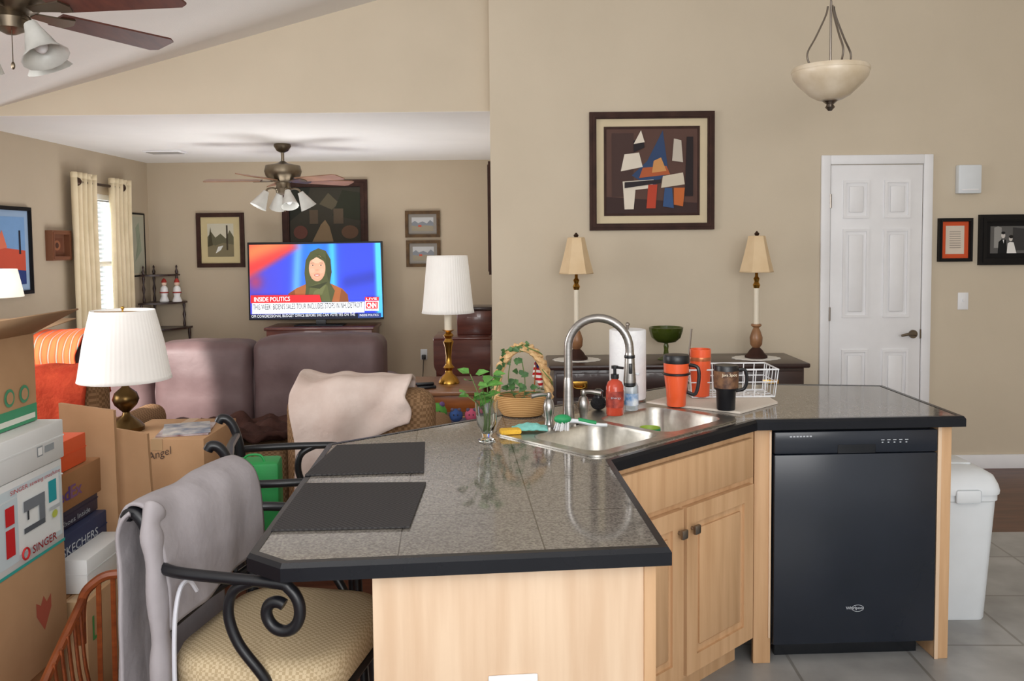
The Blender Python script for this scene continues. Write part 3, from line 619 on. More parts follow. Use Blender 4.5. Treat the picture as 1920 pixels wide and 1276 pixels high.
# ---------------------------------------------------------------- boxes at left
def carton(name,lab,x0,x1,y0,y1,z0,z1,m,tape=True,group=None,cat='box'):
    t=E(name,lab,cat,((x0+x1)/2,(y0+y1)/2,z0),group)
    MB().box(x0,x1,y0,y1,z0+.0008,z1-.0008,.004).build('carton_body',m,t)
    if tape: MB().box((x0+x1)/2-.025,(x0+x1)/2+.025,y0-.001,y1+.001,z1-.05,z1-.0002).build('tape',m_tape,t)
    else: MB().ring(y1-y0+.002,.004,.001,-(x1-x0)/2-.001,(x1-x0)/2+.001,M=TR((x0+x1)/2,(y0+y1)/2,z1-.05 if z1-z0>.08 else z1-.02,PI/2)).build('lid_seam',m,t)
    return t
XB=-1.40
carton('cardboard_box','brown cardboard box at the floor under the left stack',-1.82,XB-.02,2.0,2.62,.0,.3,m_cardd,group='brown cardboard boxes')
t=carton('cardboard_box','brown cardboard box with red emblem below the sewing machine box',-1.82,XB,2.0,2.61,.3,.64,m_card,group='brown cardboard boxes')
art('red_emblem',t,lambda a,b:Vector((XB,2.48+a*.8,.47+b*.8)),(1,0,0),[((166,84,66),[(-.05,.05),(-.05,.0),(0,-.07),(.05,0),(.05,.05),(.02,.03),(0,.06),(-.02,.03)])])
t=carton('sewing_machine_box','white printed sewing machine carton with red and teal panels',-1.82,XB,2.0,2.61,.64,.90,m_wbox,tape=False)
P=lambda a,b:Vector((XB,2.0+a*.61,.64+b*.26))
art('box_print',t,P,(1,0,0),[((206,220,226),[(.02,.1),(.98,.1),(.98,.92),(.02,.92)]),((60,170,160),[(0,0),(1,0),(1,.035),(0,.035)]),((238,242,242),[(.6,.16),(.96,.16),(.96,.85),(.6,.85)]),
  ((206,40,44),[(.5,.2),(.57,.2),(.57,.5),(.5,.5)]),((206,40,44),[(.5,.54),(.57,.54),(.57,.74),(.5,.74)]),((40,160,170),[(.86,.55),(.93,.55),(.93,.8),(.86,.8)]),((90,96,104),[(.64,.36),(.82,.36),(.82,.42),(.64,.42)]),((120,126,134),[(.77,.42),(.82,.42),(.82,.68),(.77,.68)]),((120,126,134),[(.64,.6),(.82,.6),(.82,.72),(.64,.72)]),((60,64,70),[(.665,.5),(.68,.5),(.68,.6),(.665,.6)]),((196,206,90),ell(.9,.4,.025,.045)),((190,196,200),[(.85,.46),(.95,.46),(.95,.5),(.85,.5)])])
text('brand_text','SINGER',Vector((XB+.012,2.0+.61*.68,.668)),(0,1,0),(0,0,1),.13,.024,paint((150,30,36)),t,.01)
text('heading_text','SINGER sewing machine',Vector((XB+.012,2.0+.61*.52,.862)),(0,1,0),(0,0,1),.26,.016,paint((190,40,44)),t)
MB().tube([(XB+.01,2.385+.016*Cc(a),.68+.016*S(a)) for a in [2*PI*k/16 for k in range(16)]],.003,5,closed=True).build('logo_ring',paint((190,40,44)),t)
t=carton('white_box','plain white carton between sewing machine box and open carton',-1.82,XB+.004,2.02,2.62,.90,1.02,m_wbox,tape=False)
art('size_mark',t,lambda a,b:Vector((XB+.004,2.47+a,.95+b)),(1,0,0),[((150,156,160),[(.0,-.015),(.03,-.015),(.03,.015),(0,.015)]),((235,235,235),[(.004,-.011),(.026,-.011),(.026,.011),(.004,.011)]),((150,156,160),[(.04,-.01),(.09,-.01),(.09,.01),(.04,.01)])])
t=E('open_carton','open cardboard carton with raised flaps and green recycling band','box',(-1.6,2.35,1.02))
x0,x1,y0,y1,z0,z1=-1.81,-1.465,2.03,2.60,1.0215,1.29
mb=MB()
mb.box(x0,x1,y0,y1,z0,z0+.006).box(x1-.005,x1,y0,y1,z0,z1).box(x0,x0+.005,y0,y1,z0,z1).box(x0+.005,x1-.005,y0,y0+.005,z0,z1).box(x0+.005,x1-.005,y1-.005,y1,z0,z1); mb.build('carton_body',m_card,t)
def flap(V): MB().add(V,[(0,1,2,3)]).build('flap',m_card2,t,solid=.004)
flap([(x1,y0,z1),(x1,y1,z1),(x1+.13,y1+.02,z1+.07),(x1+.13,y0-.02,z1+.07)])
flap([(x0,y1,z1),(x1,y1,z1),(x1+.06,y1+.14,z1+.03),(x0,y1+.14,z1+.03)])
flap([(x0,y0,z1),(x0,y1,z1),(x0-.05,y1,z1+.14),(x0-.05,y0,z1+.14)])
art('green_band',t,lambda a,b:Vector((x1+.0005,2.03+a*.57,z0+b*.27)),(1,0,0),[((70,150,110),[(0,0),(1,0),(1,.2),(0,.2)]),((222,226,214),[(.02,.04),(.98,.04),(.98,.1),(.02,.1)])]+[((80,150,112),ell(.62+.13*k,.34,.045,.1,16)) for k in range(3)]+[((186,146,108),ell(.62+.13*k,.34,.03,.066,16)) for k in range(3)])
c1=-1.51
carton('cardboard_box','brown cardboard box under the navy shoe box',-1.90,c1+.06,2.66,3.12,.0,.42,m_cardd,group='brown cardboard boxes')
t=carton('shoe_box','navy shoe box with white lettering in the middle of the stack',-1.86,c1+.03,2.68,3.05,.42,.60,m_blue,tape=False)
text('brand_text','SKECHERS',Vector((c1+.0315,2.74,.53)),(0,1,0),(0,0,1),.24,.03,wht,t,.01)
t=carton('shoe_box','dark navy slim shoe box under the shipping box',-1.86,c1,2.68,3.05,.60,.665,mat('dark_navy',(56,50,70),.5),tape=False)
text('brand_text','Real Shoes Inside',Vector((c1+.0015,2.72,.612)),(0,1,0),(0,0,1),.27,.018,wht,t)
t=carton('shipping_box','tan shipping box with purple and orange lettering',-1.86,c1+.01,2.68,3.06,.665,.79,m_cardd)
text('brand_text','Fed',Vector((c1+.0115,2.73,.70)),(0,1,0),(0,0,1),.11,.045,paint((96,66,130)),t,.02)
text('brand_text','Ex',Vector((c1+.0115,2.845,.70)),(0,1,0),(0,0,1),.075,.045,paint((130,90,130)),t,.02)
carton('orange_box','bright orange shoe box on top of the shipping box',-1.86,c1-.01,2.70,3.0,.79,.895,m_obox,tape=False)
t=carton('small_white_box','small white box beside the navy shoe box',-1.475,-1.39,2.72,3.0,.42,.535,m_wbox,tape=False)
t=carton('cardboard_box','brown cardboard box under the small white box',-1.445,-1.365,2.66,3.08,.0,.42,m_card,group='brown cardboard boxes')
text('letter','L',Vector((-1.3635,2.69,.28)),(0,1,0),(0,0,1),.05,.08,paint((90,160,90)),t)
for (y,x0,x1,zt_,lean,lab) in ((3.19,-1.71,-1.50,.925,.06,'flattened brown cardboard sheet standing behind the orange box'),(3.30,-1.575,-1.40,.81,.1,'narrower flattened cardboard sheet beside the lamp box')):
    M_=Matrix.Translation((0,y,0))@Matrix.Rotation(-.05,4,'X')
    t=E('cardboard_sheet',lab,'cardboard',((x0+x1)/2,y,0))
    MB(M_).add([(x+lean*(z/zt_)*(-.5),yy,z+(.03*(x1-x)/(x1-x0) if z>.5 else 0)) for yy in (0,.02) for (x,z) in ((x0,.001),(x1,.001),(x1,zt_),(x0,zt_))],[(0,1,2,3),(4,5,6,7),(0,1,5,4),(1,2,6,5),(2,3,7,6),(3,0,4,7)]).build('sheet',m_card,t,smooth=0)
    MB(M_).box(x0+.02,x1-.03,-.0015,.0,.45,.452).build('fold_crease',m_cardd,t)
carton('cardboard_box','low cardboard box under the oak spindle rack',-1.37,-.97,2.0,2.6,0,.165,m_card,group='brown cardboard boxes')
MR=TR(-1.145,2.31,.1665,.31)
t=E('spindle_rack','honey oak magazine rack with turned spindles','magazine rack',MR@Vector((0,0,0)))
MB(MR).box(-.09,.09,-.2,.2,0,.018,.006).build('base',m_rack,t)
for s in (-1,1):
    MB(MR).tube(cr([(s*.125,-.22,.25),(s*.115,0,.27),(s*.085,.22,.33)]),.013,8).build('side_rail',m_rack,t)
    for k in range(7):
        y=-.18+.06*k; f=k/6; g=1-.3*f
        MB(MR).tube(cr([(s*.08*g,y*.9,.015),(s*.095*g,y,.09),(s*.11*g,y,.17),(s*.122*g,y*1.05,.255+.06*f)]),[.009,.013,.009],7,flat=.6).build('spindle',m_rack,t)
MB(MR).tube(cr([(-.09,.215,.2),(-.085,.225,.33),(-.045,.23,.38),(0,.23,.395),(.045,.23,.38),(.085,.225,.33),(.09,.215,.2)]),.014,8).build('hoop_end',m_rack,t)
for k in range(3): MB(MR).tube([(-.04+.04*k,.2,.015),(-.04+.04*k,.23,.385)],.008,6).build('spindle',m_rack,t)
MB(MR).tube([(-.14,-.215,.2),(.14,-.215,.2)],.014,8).build('cross_rail',m_rack,t)
# lamp on moving box
Yl=3.85; zl=atY(236,801,Yl).z
bx0=atY(205,830,3.66).x; bx1=atY(382,830,3.66).x
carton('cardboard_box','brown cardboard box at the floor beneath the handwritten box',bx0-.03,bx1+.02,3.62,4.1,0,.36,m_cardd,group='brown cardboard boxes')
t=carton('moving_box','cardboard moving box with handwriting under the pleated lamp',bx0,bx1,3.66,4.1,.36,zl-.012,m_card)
hx=atY(278,868,3.66); text('handwriting','Angel',(hx.x,3.6585,hx.z),(1,0,.3),(0,0,1),.105,.045,paint((90,70,60)),t)
mg=E('magazine','glossy magazines lying on the handwritten moving box','magazine',(bx1-.15,3.86,zl-.012))
MB(TR(bx1-.14,3.84,zl-.012,.2)).box(-.11,.11,-.13,.13,.0005,.006).build('pages',mat('magazine_cover',(200,190,196),.3,c2=(120,70,60),sc=14),mg)
MB(TR(bx1-.14,3.84,zl-.012,.35)).box(-.1,.1,-.12,.12,.0065,.011).build('cover',mat('magazine_cover_two',(214,210,204),.3,c2=(90,110,140),sc=14),mg)
c=atY(234,700,Yl); c.z=0; pf=lambda l:px_prof(234,Yl,l)
lp=E('table_lamp','brass table lamp with pleated white drum shade on the moving box','table lamp',(c.x,c.y,zl-.012),'large table lamps')
MB().lathe([(32*Yl/F,zl-.0115),(32*Yl/F,zl+.006)]+pf([(26,792),(18,785),(8,778),(6,772),(20,758),(24,748),(20,736),(8,726),(6,722),(9,718),(5,712),(4,690)]),c,28).build('base',m_abrass,lp)
MB().lathe(pf([(83,711),(81,704),(70,640),(57,586),(56,581)]),c,240,ripple=.002,rn=60,cap=False).build('lamp_shade',m_shade,lp,solid=.003,smooth=80)
MB().tube([(c.x,c.y,atY(234,712,Yl).z),(c.x,c.y,atY(234,578,Yl).z)],.004,6).tube([(c.x-.13,c.y,atY(234,584,Yl).z),(c.x+.13,c.y,atY(234,584,Yl).z)],.002,5).ball((c.x,c.y,atY(234,577,Yl).z),.008).build('harp',m_brass,lp)
# lit lamp at left edge
Y2=3.88; c=atY(-22,530,Y2); zz=.72
ta=E('end_table','small dark wood end table below the lit lamp at left','table',(c.x,c.y,0))
MB().box(c.x-.22,c.x+.22,c.y-.2,c.y+.2,zz-.03,zz,.006).build('tabletop',m_dark,ta)
for sx in (-1,1):
    for sy in (-1,1): MB().tube([(c.x+sx*.19,c.y+sy*.17,zz-.03),(c.x+sx*.18,c.y+sy*.16,0)],[.022,.014],8).build('leg',m_dark,ta)
pf=lambda l:px_prof(-22,Y2,l); c.z=0
lp=E('table_lamp','lit white lamp at the left picture edge behind the open carton','table lamp',(c.x,c.y,zz),'large table lamps')
MB().lathe([(.07,zz+.0005),(.07,zz+.01),(.02,zz+.03),(.05,zz+.15),(.06,zz+.22),(.02,zz+.35),(.01,zz+.4),(.008,zz+.56)],c,24).build('base',m_abrass,lp)
MB().lathe(pf([(58,557),(53,530),(48,505)]),c,40,cap=False).build('lamp_shade',m_shadelit,lp,solid=.003)
# ---------------------------------------------------------------- sofa & armchairs
so=E('sofa','long brown leather sofa seen from behind, facing the television','sofa',(-1.87,5.6,0))
MB().box(-2.96,-.83,5.33,6.1,.06,.4,.03).build('base',m_leather,so)
MB().box(-2.96,-.83,5.31,5.47,.1,.80,.04,3).build('back_panel',m_leather,so)
for sx in (-2.9,-.9):
    for sy in (5.4,6.0): MB().tube([(sx,sy,.07),(sx,sy,0)],[.035,.025],10).build('foot',m_dark,so)
for xa,xb,py in ((-2.96,-2.245,652),(-2.238,-1.625,641),(-1.618,-.805,632)):
    zt_=atY(450,py,5.3).z
    b=bmesh.new(); bmesh.ops.create_cube(b,size=1)
    hx,hy,hz=(xb-xa)/2,.14,(zt_-.28)/2
    for v in b.verts: v.co=Vector((v.co.x*2*hx,v.co.y*2*hy,v.co.z*2*hz))
    bmesh.ops.bevel(b,geom=b.edges[:],offset=.07,segments=5,affect='EDGES',profile=.5)
    bmesh.ops.subdivide_edges(b,edges=[e for e in b.edges if e.calc_length()>.1],cuts=9,use_grid_fill=True)
    for v in b.verts:
        x,y,z=v.co; bul=(1-(x/hx)**2)*(1-(z/hz)**2); pinch=math.exp(-((z-hz*.1)/.04)**2)*.014
        v.co=Vector((x+(xa+xb)/2,y*(1+.28*bul)+5.385+(pinch if y<0 else 0)+.014*nz(x*5,z*4,xa),z+.28+hz+(.01*(1-(x/hx)**2)+.016*nz(x*5,3,xa) if z>0 else 0)))
    MB().merge(b).build('back_cushion',m_leather,so,smooth=60)
for xa in (-3.0,-1.0): 
    MB().box(xa,xa+.19,5.36,6.15,.06,.64,.06,4).build('arm',m_leather,so)
for xa in (-2.79,-2.19,-1.59):
    MB().box(xa,xa+.58,5.53,6.12,.4,.54,.05,3).build('seat_cushion',m_leather,so)
mb=MB(); drape(mb,[(5.205,.80),(5.19,.9),(5.24,.985),(5.38,1.025),(5.5,1.0),(5.57,.88)],-2.97,-2.66,.02,8,5)
tag(mb.build('orange_throw',m_orangeb,solid=.012),'orange patterned throw over the left end of the sofa back','throw')
def armchair(name,lab,x,y,w,m,zb=.93,mr=0):
    M_=TR(x,y,0,mr); t=E(name,lab,'armchair',(x,y,0))
    MB(M_).box(-w/2+.05,w/2-.05,-.33,.38,.09,.42,.04,3).build('base',m,t)
    MB(M_).box(-w/2+.03,w/2-.03,-.42,-.2,.2,zb,.09,5).build('backrest',m,t)
    MB(M_).box(-w/2+.15,w/2-.15,-.2,.42,.42,.54,.05,3).build('seat_cushion',m,t)
    for s in (-1,1):
        MB(M_).box(s*(w/2-.08)-.08,s*(w/2-.08)+.08,-.3,.42,.2,.62,.075,4).build('arm',m,t)
        for q in (-.26,.32): MB(M_).tube([(s*(w/2-.1),q,.1),(s*(w/2-.1),q,0)],[.03,.02],8).build('leg',m_dark,t)
    return t
armchair('armchair','tan woven armchair from behind with blush blanket on its back',-.72,4.34,.76,m_tanweave,.865)
mb=MB(); drape(mb,[(3.875,.58),(3.87,.70),(3.875,.82),(3.92,.905),(4.03,.93),(4.13,.905),(4.17,.76)],-1.01,-.475,.045,3.5,11,48,48,edge=.03,skew=.3)
tag(mb.build('blush_blanket',m_pinkb,solid=.014,smooth=80),'blush pink fleece blanket heaped over the tan armchair back','blanket')
armchair('armchair','tan armchair at far left half hidden by the moving boxes',-2.42,4.66,.72,m_tanweave,.9)
mb=MB(); drape(mb,[(4.215,.40),(4.205,.7),(4.21,.84),(4.26,.925),(4.35,.945),(4.44,.92),(4.49,.8)],-2.76,-2.135,.018,6,21,edge=.015)
tag(mb.build('red_throw',m_redb,solid=.014),'rust red throw covering the far left armchair back','throw')
ot=E('ottoman','tan woven ottoman under the dark brown blanket','ottoman',(-1.42,4.5,0))
MB().box(-1.68,-1.16,4.28,4.72,.1,.52,.05,3).build('cushion',m_tanweave,ot)
for sx in (-1.62,-1.22):
    for sy in (4.34,4.66): MB().tube([(sx,sy,.1),(sx,sy,0)],[.025,.018],8).build('leg',m_dark,ot)
mb=MB(); mb.grid(lambda a,b:(-1.7+a*.56,4.22+b*.52,max(.545,.585+.06*nz(a*4,b*4,3)+.03*nz(a*9,b*9,1))),36,30)
tag(mb.build('brown_blanket',m_brownb,solid=.02,smooth=80),'dark brown fleece blanket piled on the ottoman','blanket')
TX,TY=-.34,5.06
tb=E('toy_bin','tan wicker toy bin behind the island','basket',(TX,TY,0))
MB().lathe([(.18,.001),(.2,.01),(.23,.43),(.24,.45),(.225,.45),(.19,.02),(0,.02)],(TX,TY,0),28,ripple=.01,rn=20).build('bin_body',m_wicker,tb)
MB().tube([(TX+.232*Cc(a),TY+.232*S(a),.455) for a in [2*PI*k/28 for k in range(28)]],.014,8,closed=True).build('rim',m_wicker,tb)
MB().lathe([(0,.3),(.19,.3),(.2,.47),(.0,.49)],(TX,TY,0),20).build('filling',m_toyf,tb)
for px,py,r,m,lab,ear in ((820,775,.058,m_toyg,'round green plush toy on the toy bin',mat('purple_plush',(110,80,130),.9)),(855,776,.04,m_toyb,'blue plush toy on the toy bin',m_toyf),(884,776,.04,m_toyp,'small pink plush toy at the right of the toy bin',m_toyf)):
    q=atY(px,py,TY-.06); q.z=.495+r; t=E('plush_toy',lab,'toy',(q.x,q.y,q.z-r),'plush toys in the toy bin')
    MB().ball(q,(r,r*.9,r),16).build('body',m,t)
    for s in (-1,1): MB().ball((q.x+s*r*.5,q.y-.01,q.z+r*.85),r*.3,10).build('ear',ear,t); MB().ball((q.x+s*r*.3,q.y-r*.82,q.z+r*.2),r*.11,8).build('eye',m_iron,t)
# ---------------------------------------------------------------- lamp table, right of sofa
tz=.615; tx0,tx1,ty0,ty1=-.785,-.2,5.36,5.98
ta=E('end_table','medium brown wood end table holding the tall brass lamp','table',((tx0+tx1)/2,5.67,0))
MB().box(tx0,tx1-.0,ty0,ty1,tz-.03,tz,.008).build('tabletop',mat('end_table_wood',(150,104,74),.3,c2=(126,84,56),sc=4,st=(1,6,1)),ta)
MB().box(tx0+.04,tx1-.04,ty0+.04,ty1-.04,tz-.14,tz-.03,.004).build('apron',m_oak,ta)
for sx in (tx0+.06,tx1-.06):
    for sy in (ty0+.06,ty1-.06): MB().lathe([(.022,0),(.02,.1),(.028,.2),(.024,.35),(.03,tz-.14)],(sx,sy,0),10).build('leg',m_oak,ta)
Y3=5.68; cpx=841; c=atY(cpx,650,Y3); c.z=0; pf=lambda l:px_prof(cpx,Y3,l)
lp=E('table_lamp','tall brass candlestick lamp with white pleated shade by the wall','table lamp',(c.x,c.y,tz),'large table lamps')
MB().lathe([(20*Y3/F,tz+.0005),(20*Y3/F,tz+.01)]+pf([(15,706),(8,700),(6,694),(11,688),(6,682),(5,668),(7,650),(10,640),(6,634),(10,628),(5,622),(12,618)]),c,24).build('base',m_brass,lp)
MB().lathe(pf([(7,618),(7,588),(3,586),(3,560)]),c,14).build('candle_tube',m_candle,lp)
MB().lathe(pf([(49,586),(47,578),(38,485),(37,479)]),c,240,ripple=.006,rn=55,cap=False).build('lamp_shade',m_shade,lp,solid=.003,smooth=80)
p=atY(800,712,5.5); t=E('telephone','black cordless telephone lying on the end table','telephone',(p.x,5.5,tz))
MB(TR(p.x,5.48,tz,.3)).box(-.06,.06,-.03,.03,.0005,.02,.006).build('base',m_iron,t); MB(TR(p.x,5.48,tz,.3)).box(-.07,.05,-.014,.014,.0205,.04,.008).build('handset',m_iron,t)
Y4=6.55; dx0_,dx1_=atY(812,640,Y4).x,-.16; dz=atY(860,632,Y4).z
t=E('drop_leaf_table','glossy cherry drop leaf table behind the brass lamp','table',((dx0_+dx1_)/2,Y4+.2,0))
MB().box(dx0_,dx1_,Y4,Y4+.45,dz-.025,dz,.008).build('tabletop',m_cherry,t)
lf=[(dx0_+.005,dz-.02),(dx0_+.005,dz-.2)]+[(dx0_+.005+.1-.1*Cc(a),dz-.2-.1*S(a)) for a in [PI/2*k/6 for k in range(7)]]+[(dx1_-.01-.1+.1*S(a),dz-.2-.1*Cc(a)) for a in [PI/2*k/6 for k in range(7)]]+[(dx1_-.01,dz-.02)]
MB().add([(x,y,z) for y in (Y4-.03,Y4-.008) for x,z in lf],[tuple(range(len(lf))),tuple(range(len(lf),2*len(lf)))]+[(i,(i+1)%len(lf),len(lf)+(i+1)%len(lf),len(lf)+i) for i in range(len(lf))]).build('drop_leaf',m_cherry,t)
for sx in (dx0_+.04,dx1_-.05):
    for sy in (Y4+.05,Y4+.4): MB().lathe([(.018,0),(.03,.2),(.02,.4),(.03,dz-.025)],(sx,sy,0),10).build('leg',m_cherry,t)
bx=atY(858,600,6.8).x; bt=atY(880,574,6.8).z
t=E('wooden_chest','small dark cherry chest standing on the drop leaf table','box',((bx-.16)/2,6.85,dz))
MB().box(bx,-.165,6.72,6.98,dz+.0005,bt-.03,.006).build('chest_body',m_cherry,t); MB().box(bx-.008,-.16,6.71,6.99,bt-.03,bt,.006).build('lid',m_dark,t)
p=atY(795,664,YB); t=E('wall_outlet','white outlet on the living room wall with black plug','outlet',(p.x,YB,p.z-.06))
MB().box(p.x-.036,p.x+.036,YB-.006,YB-.0005,p.z-.058,p.z+.058,.002).build('plate',m_plastic,t); MB().box(p.x-.022,p.x+.022,YB-.05,YB-.006,p.z-.05,p.z+.0,.006).build('plug',m_iron,t)
MB().tube(cr([(p.x,YB-.04,p.z-.05),(p.x-.02,YB-.05,p.z-.3),(p.x-.06,YB-.06,.02)]),.004,6).build('cord',m_iron,t)
# ---------------------------------------------------------------- TV
YT=8.8; k0=YT/F
tl=atY(463,456,YT); br=atY(719,598,YT); zT0,zT1=br.z,atY(590,453,YT).z; xT0,xT1=tl.x,br.x
cz=atY(598,610,YT).z
cx0,cx1=atY(498,620,8.6).x,atY(697,620,8.6).x
tc_=E('tv_console','low dark cherry television console against the back wall','console',((cx0+cx1)/2,8.85,0))
MB().box(cx0,cx1,8.62,9.1,.06,cz-.03,.006).build('body',m_cherry,tc_); MB().box(cx0-.02,cx1+.02,8.6,9.12,cz-.03,cz,.008).build('top',m_cherry,tc_); MB().box(cx0+.04,cx1-.04,8.66,9.08,0,.06).build('plinth',m_dark,tc_)
for a in range(2):
    w2=(cx1-cx0)/2; dd=MB().box(cx0+.02+a*w2,cx0+w2-.02+a*w2,8.605,8.62,.1,cz-.08,.004).build('door',m_cherry,tc_); MB().ball((cx0+w2+(.05 if a else -.05),8.598,.4),.012,10).build('knob',m_brass,dd)
tv=E('television','flat screen television showing a news interview','television',((xT0+xT1)/2,8.85,cz))
MB().box(xT0,xT1,YT,YT+.05,zT0,zT1,.006).build('bezel',m_iron,tv)
MB().box(-2.24,-1.74,8.72,8.95,cz+.0005,cz+.012,.004).box(-2.04,-1.94,8.84,8.87,cz+.011,zT0+.05).build('stand',m_iron,tv)
pj=lambda a,b:atY(a,b,YT)
# studio backdrop: smooth colour gradient stored as a colour attribute on the screen surface
ms=bpy.data.materials.new('screen_gradient'); ms.use_nodes=True; N=ms.node_tree.nodes; L=ms.node_tree.links
at=N.new('ShaderNodeAttribute'); at.attribute_name='col'; b=N['Principled BSDF']; L.new(at.outputs['Color'],b.inputs['Base Color']); L.new(at.outputs['Color'],b.inputs['Emission Color']); b.inputs['Emission Strength'].default_value=.75
NU,NV=64,36
g=MB().grid(lambda a,c_:pj(467+a*(246+2*c_)+3*c_,459-4*a+c_*(138+a)-c_*0)+Vector((0,-.0006,0)),NU,NV).build('screen_backdrop',ms,tv,smooth=0)
ca=g.data.color_attributes.new('col','FLOAT_COLOR','POINT')
def sm(a,b,x): t=min(1,max(0,(x-a)/(b-a))); return t*t*(3-2*t)
def mixc(a,b,t): return tuple(x+(y-x)*t for x,y in zip(a,b))
for j in range(NV):
    for i in range(NU):
        U,V_=i/(NU-1),j/(NV-1)
        c=(40,62,205)
        c=mixc(c,(58,60,190),1-sm(.15,.4,U))
        c=mixc(c,(28,112,232),math.exp(-((U-.5)/.12)**2))
        c=mixc(c,(96,170,246),.75*math.exp(-((U-.375+.04*V_)/.035)**2))
        c=mixc(c,(64,190,250),.8*math.exp(-((U-.63)/.03)**2))
        c=mixc(c,(24,40,150),.75*math.exp(-((V_-.5+.35*(U-.8))/.1)**2)*sm(.66,.74,U))
        c=mixc(c,(70,180,250),sm(.945,.965,U))
        o_=1-sm(.30,.42,U+.95*max(0,V_-.06))
        c=mixc(c,mixc((196,50,50),(232,108,66),.5+.5*S(14*(U*.7+V_))),o_)
        c=mixc(c,(176,44,60),.7*math.exp(-((U-.04)/.06)**2-((V_-.5)/.12)**2))
        ca.data[j*NU+i].color=lin(c)
scr=[((150,88,48),[(538,566),(541,550),(556,540),(574,532),(622,532),(642,541),(652,552),(654,566)]),((122,68,36),[(538,566),(541,550),(552,543),(556,566)]),((122,68,36),[(654,566),(652,552),(640,541),(636,566)]),
 ((70,74,44),[(571,566),(574,538),(571,512),(573,488),(582,472),(597,465),(611,470),(620,486),(622,510),(619,530),(628,545),(622,566)]),((84,88,52),[(576,566),(582,536),(598,530),(614,534),(620,566)]),((98,102,64),[(582,562),(590,545),(612,533),(604,552)]),((52,56,34),[(577,538),(596,533),(615,528),(600,541)]),((58,62,38),[(611,474),(619,488),(621,510),(617,528),(612,510)]),
 ((202,152,126),ell(595,502.5,15.5,24.5,32)),((192,142,118),[(580.5,511),(585,522),(595,527),(604,522),(608.5,513),(603,520),(595,523),(587,519)]),((214,168,142),ell(594.5,488,9,5.5,16)),((208,158,134),ell(586,507,4.6,4.6,14)),((208,158,134),ell(604,507,4.6,4.6,14)),
 ((70,74,44),[(577,500),(580,485),(594,476.5),(609,485),(612.5,500),(607,489),(594,481.5),(582,489)]),
 ((142,102,82),[(583,492.8),(590,492),(590,492.7),(583,493.6)]),((142,102,82),[(599,492),(606,492.8),(606,493.6),(599,492.7)]),
 ((212,190,178),ell(587,497,2.9,1.05,12)),((212,190,178),ell(602.5,497,2.9,1.05,12)),((70,48,40),ell(587.1,496.9,1.5,1.15,10)),((70,48,40),ell(602.4,496.9,1.5,1.15,10)),
 ((190,140,116),[(592.5,506),(597.5,506),(597,508),(593,508)]),((170,98,90),ell(595,515.5,5.4,2.4,16)),((226,212,204),[(591.4,514.8),(598.6,514.8),(597.4,516.2),(592.6,516.2)]),
 ((200,36,44),[(471,553),(600,552),(604,567),(471,568)]),((236,240,244),[(474,568),(684,565),(684,585),(474,588)]),((206,30,40),[(685,556),(711,556),(711,563),(685,563)]),((240,240,240),[(685,563.5),(711,563.5),(711,582),(685,582)]),((206,24,36),[(687,565),(709,565),(709,578),(687,578)]),((14,18,40),[(470,589),(715,586),(715,595),(470,598)]),((40,60,120),[(672,586.5),(715,586),(715,595),(672,595.5)])]
art('screen_image',tv,pj,(0,-1,0),scr,em=.75,step=.0009,r=.5)
def tvt(s,x0,x1,y0,y1,c,b=0):
    text('caption_text',s,atY(x0,y1,YT)+Vector((0,-.042,0)),(1,0,.012),(0,0,1),(x1-x0)*k0,(y1-y0)*k0,paint(c,.8 if sum(c)>300 else 0),tv,b)
tvt('INSIDE POLITICS',479,546,556.5,565,(250,250,250),.01); tvt("THIS WEEK: BIDEN'S SALES TOUR INCLUDES STOPS IN NH, DETROIT",477,681.5,569.5,582,(16,18,40),0)
tvt('OM CONGRESSIONAL BUDGET OFFICE BEFORE SHE CAN VOTE YES ON THE',474,668,589.5,595,(230,234,240)); tvt('INSIDE POLITICS',676,711,588,592,(240,240,240)); tvt('LIVE',688,708,557.5,561.5,(250,250,250)); tvt('CNN',689,707,566.5,576.5,(250,250,250),.03); tvt('9:54 AM ET',688,708,579,581.5,(30,34,60))
# ---------------------------------------------------------------- framed pictures
def framed(lab,M_,w,h,ft,mf,mm,border,polys,dep=.03,group=None,cat='picture',inner=None):
    c=M_@Vector((0,-.0005,-h/2)); t=E('framed_picture',lab,cat,c,group)
    MB(M_).ring(w,h,ft,-dep,-.0005).ring(w-ft*.9,h-ft*.9,ft*.35,-dep-.006,-dep+.002).build('frame',mf,t)
    iw,ih=w-2*ft,h-2*ft
    MB(M_).box(-iw/2-.003,iw/2+.003,-.012,-.001,-ih/2-.003,ih/2+.003).build('mat_board',mm,t)
    aw,ah=iw-2*border,ih-2*border
    if inner: MB(M_).ring(aw+.03,ah+.03,.016,-.016,-.011).build('inner_border',inner,t)
    pr=lambda a,b:M_@Vector((-aw/2+a*aw,-.0125,-ah/2+b*ah)); nr=M_.to_3x3()@Vector((0,-1,0))
    art('picture',t,pr,nr,polys,r=.7); return t
def wallY(x0,y0,x1,y1,Y):
    a=atY(x0,(y0+y1)/2,Y).x; b=atY(x1,(y0+y1)/2,Y).x; t=atY((x0+x1)/2,y0,Y).z; q=atY((x0+x1)/2,y1,Y).z
    return TR((a+b)/2,Y,(t+q)/2),b-a,t-q
def full(c): return (c,[(0,0),(1,0),(1,1),(0,1)])
def land(sky,hill,gnd,extra=()): return [full(sky),(hill,[(0,.3),(.0,.6),(.15,.75),(.3,.58),(.5,.7),(.7,.55),(.85,.8),(1,.6),(1,.3)]),(gnd,[(0,0),(1,0),(1,.36),(.6,.42),(.3,.34),(0,.4)])]+list(extra)
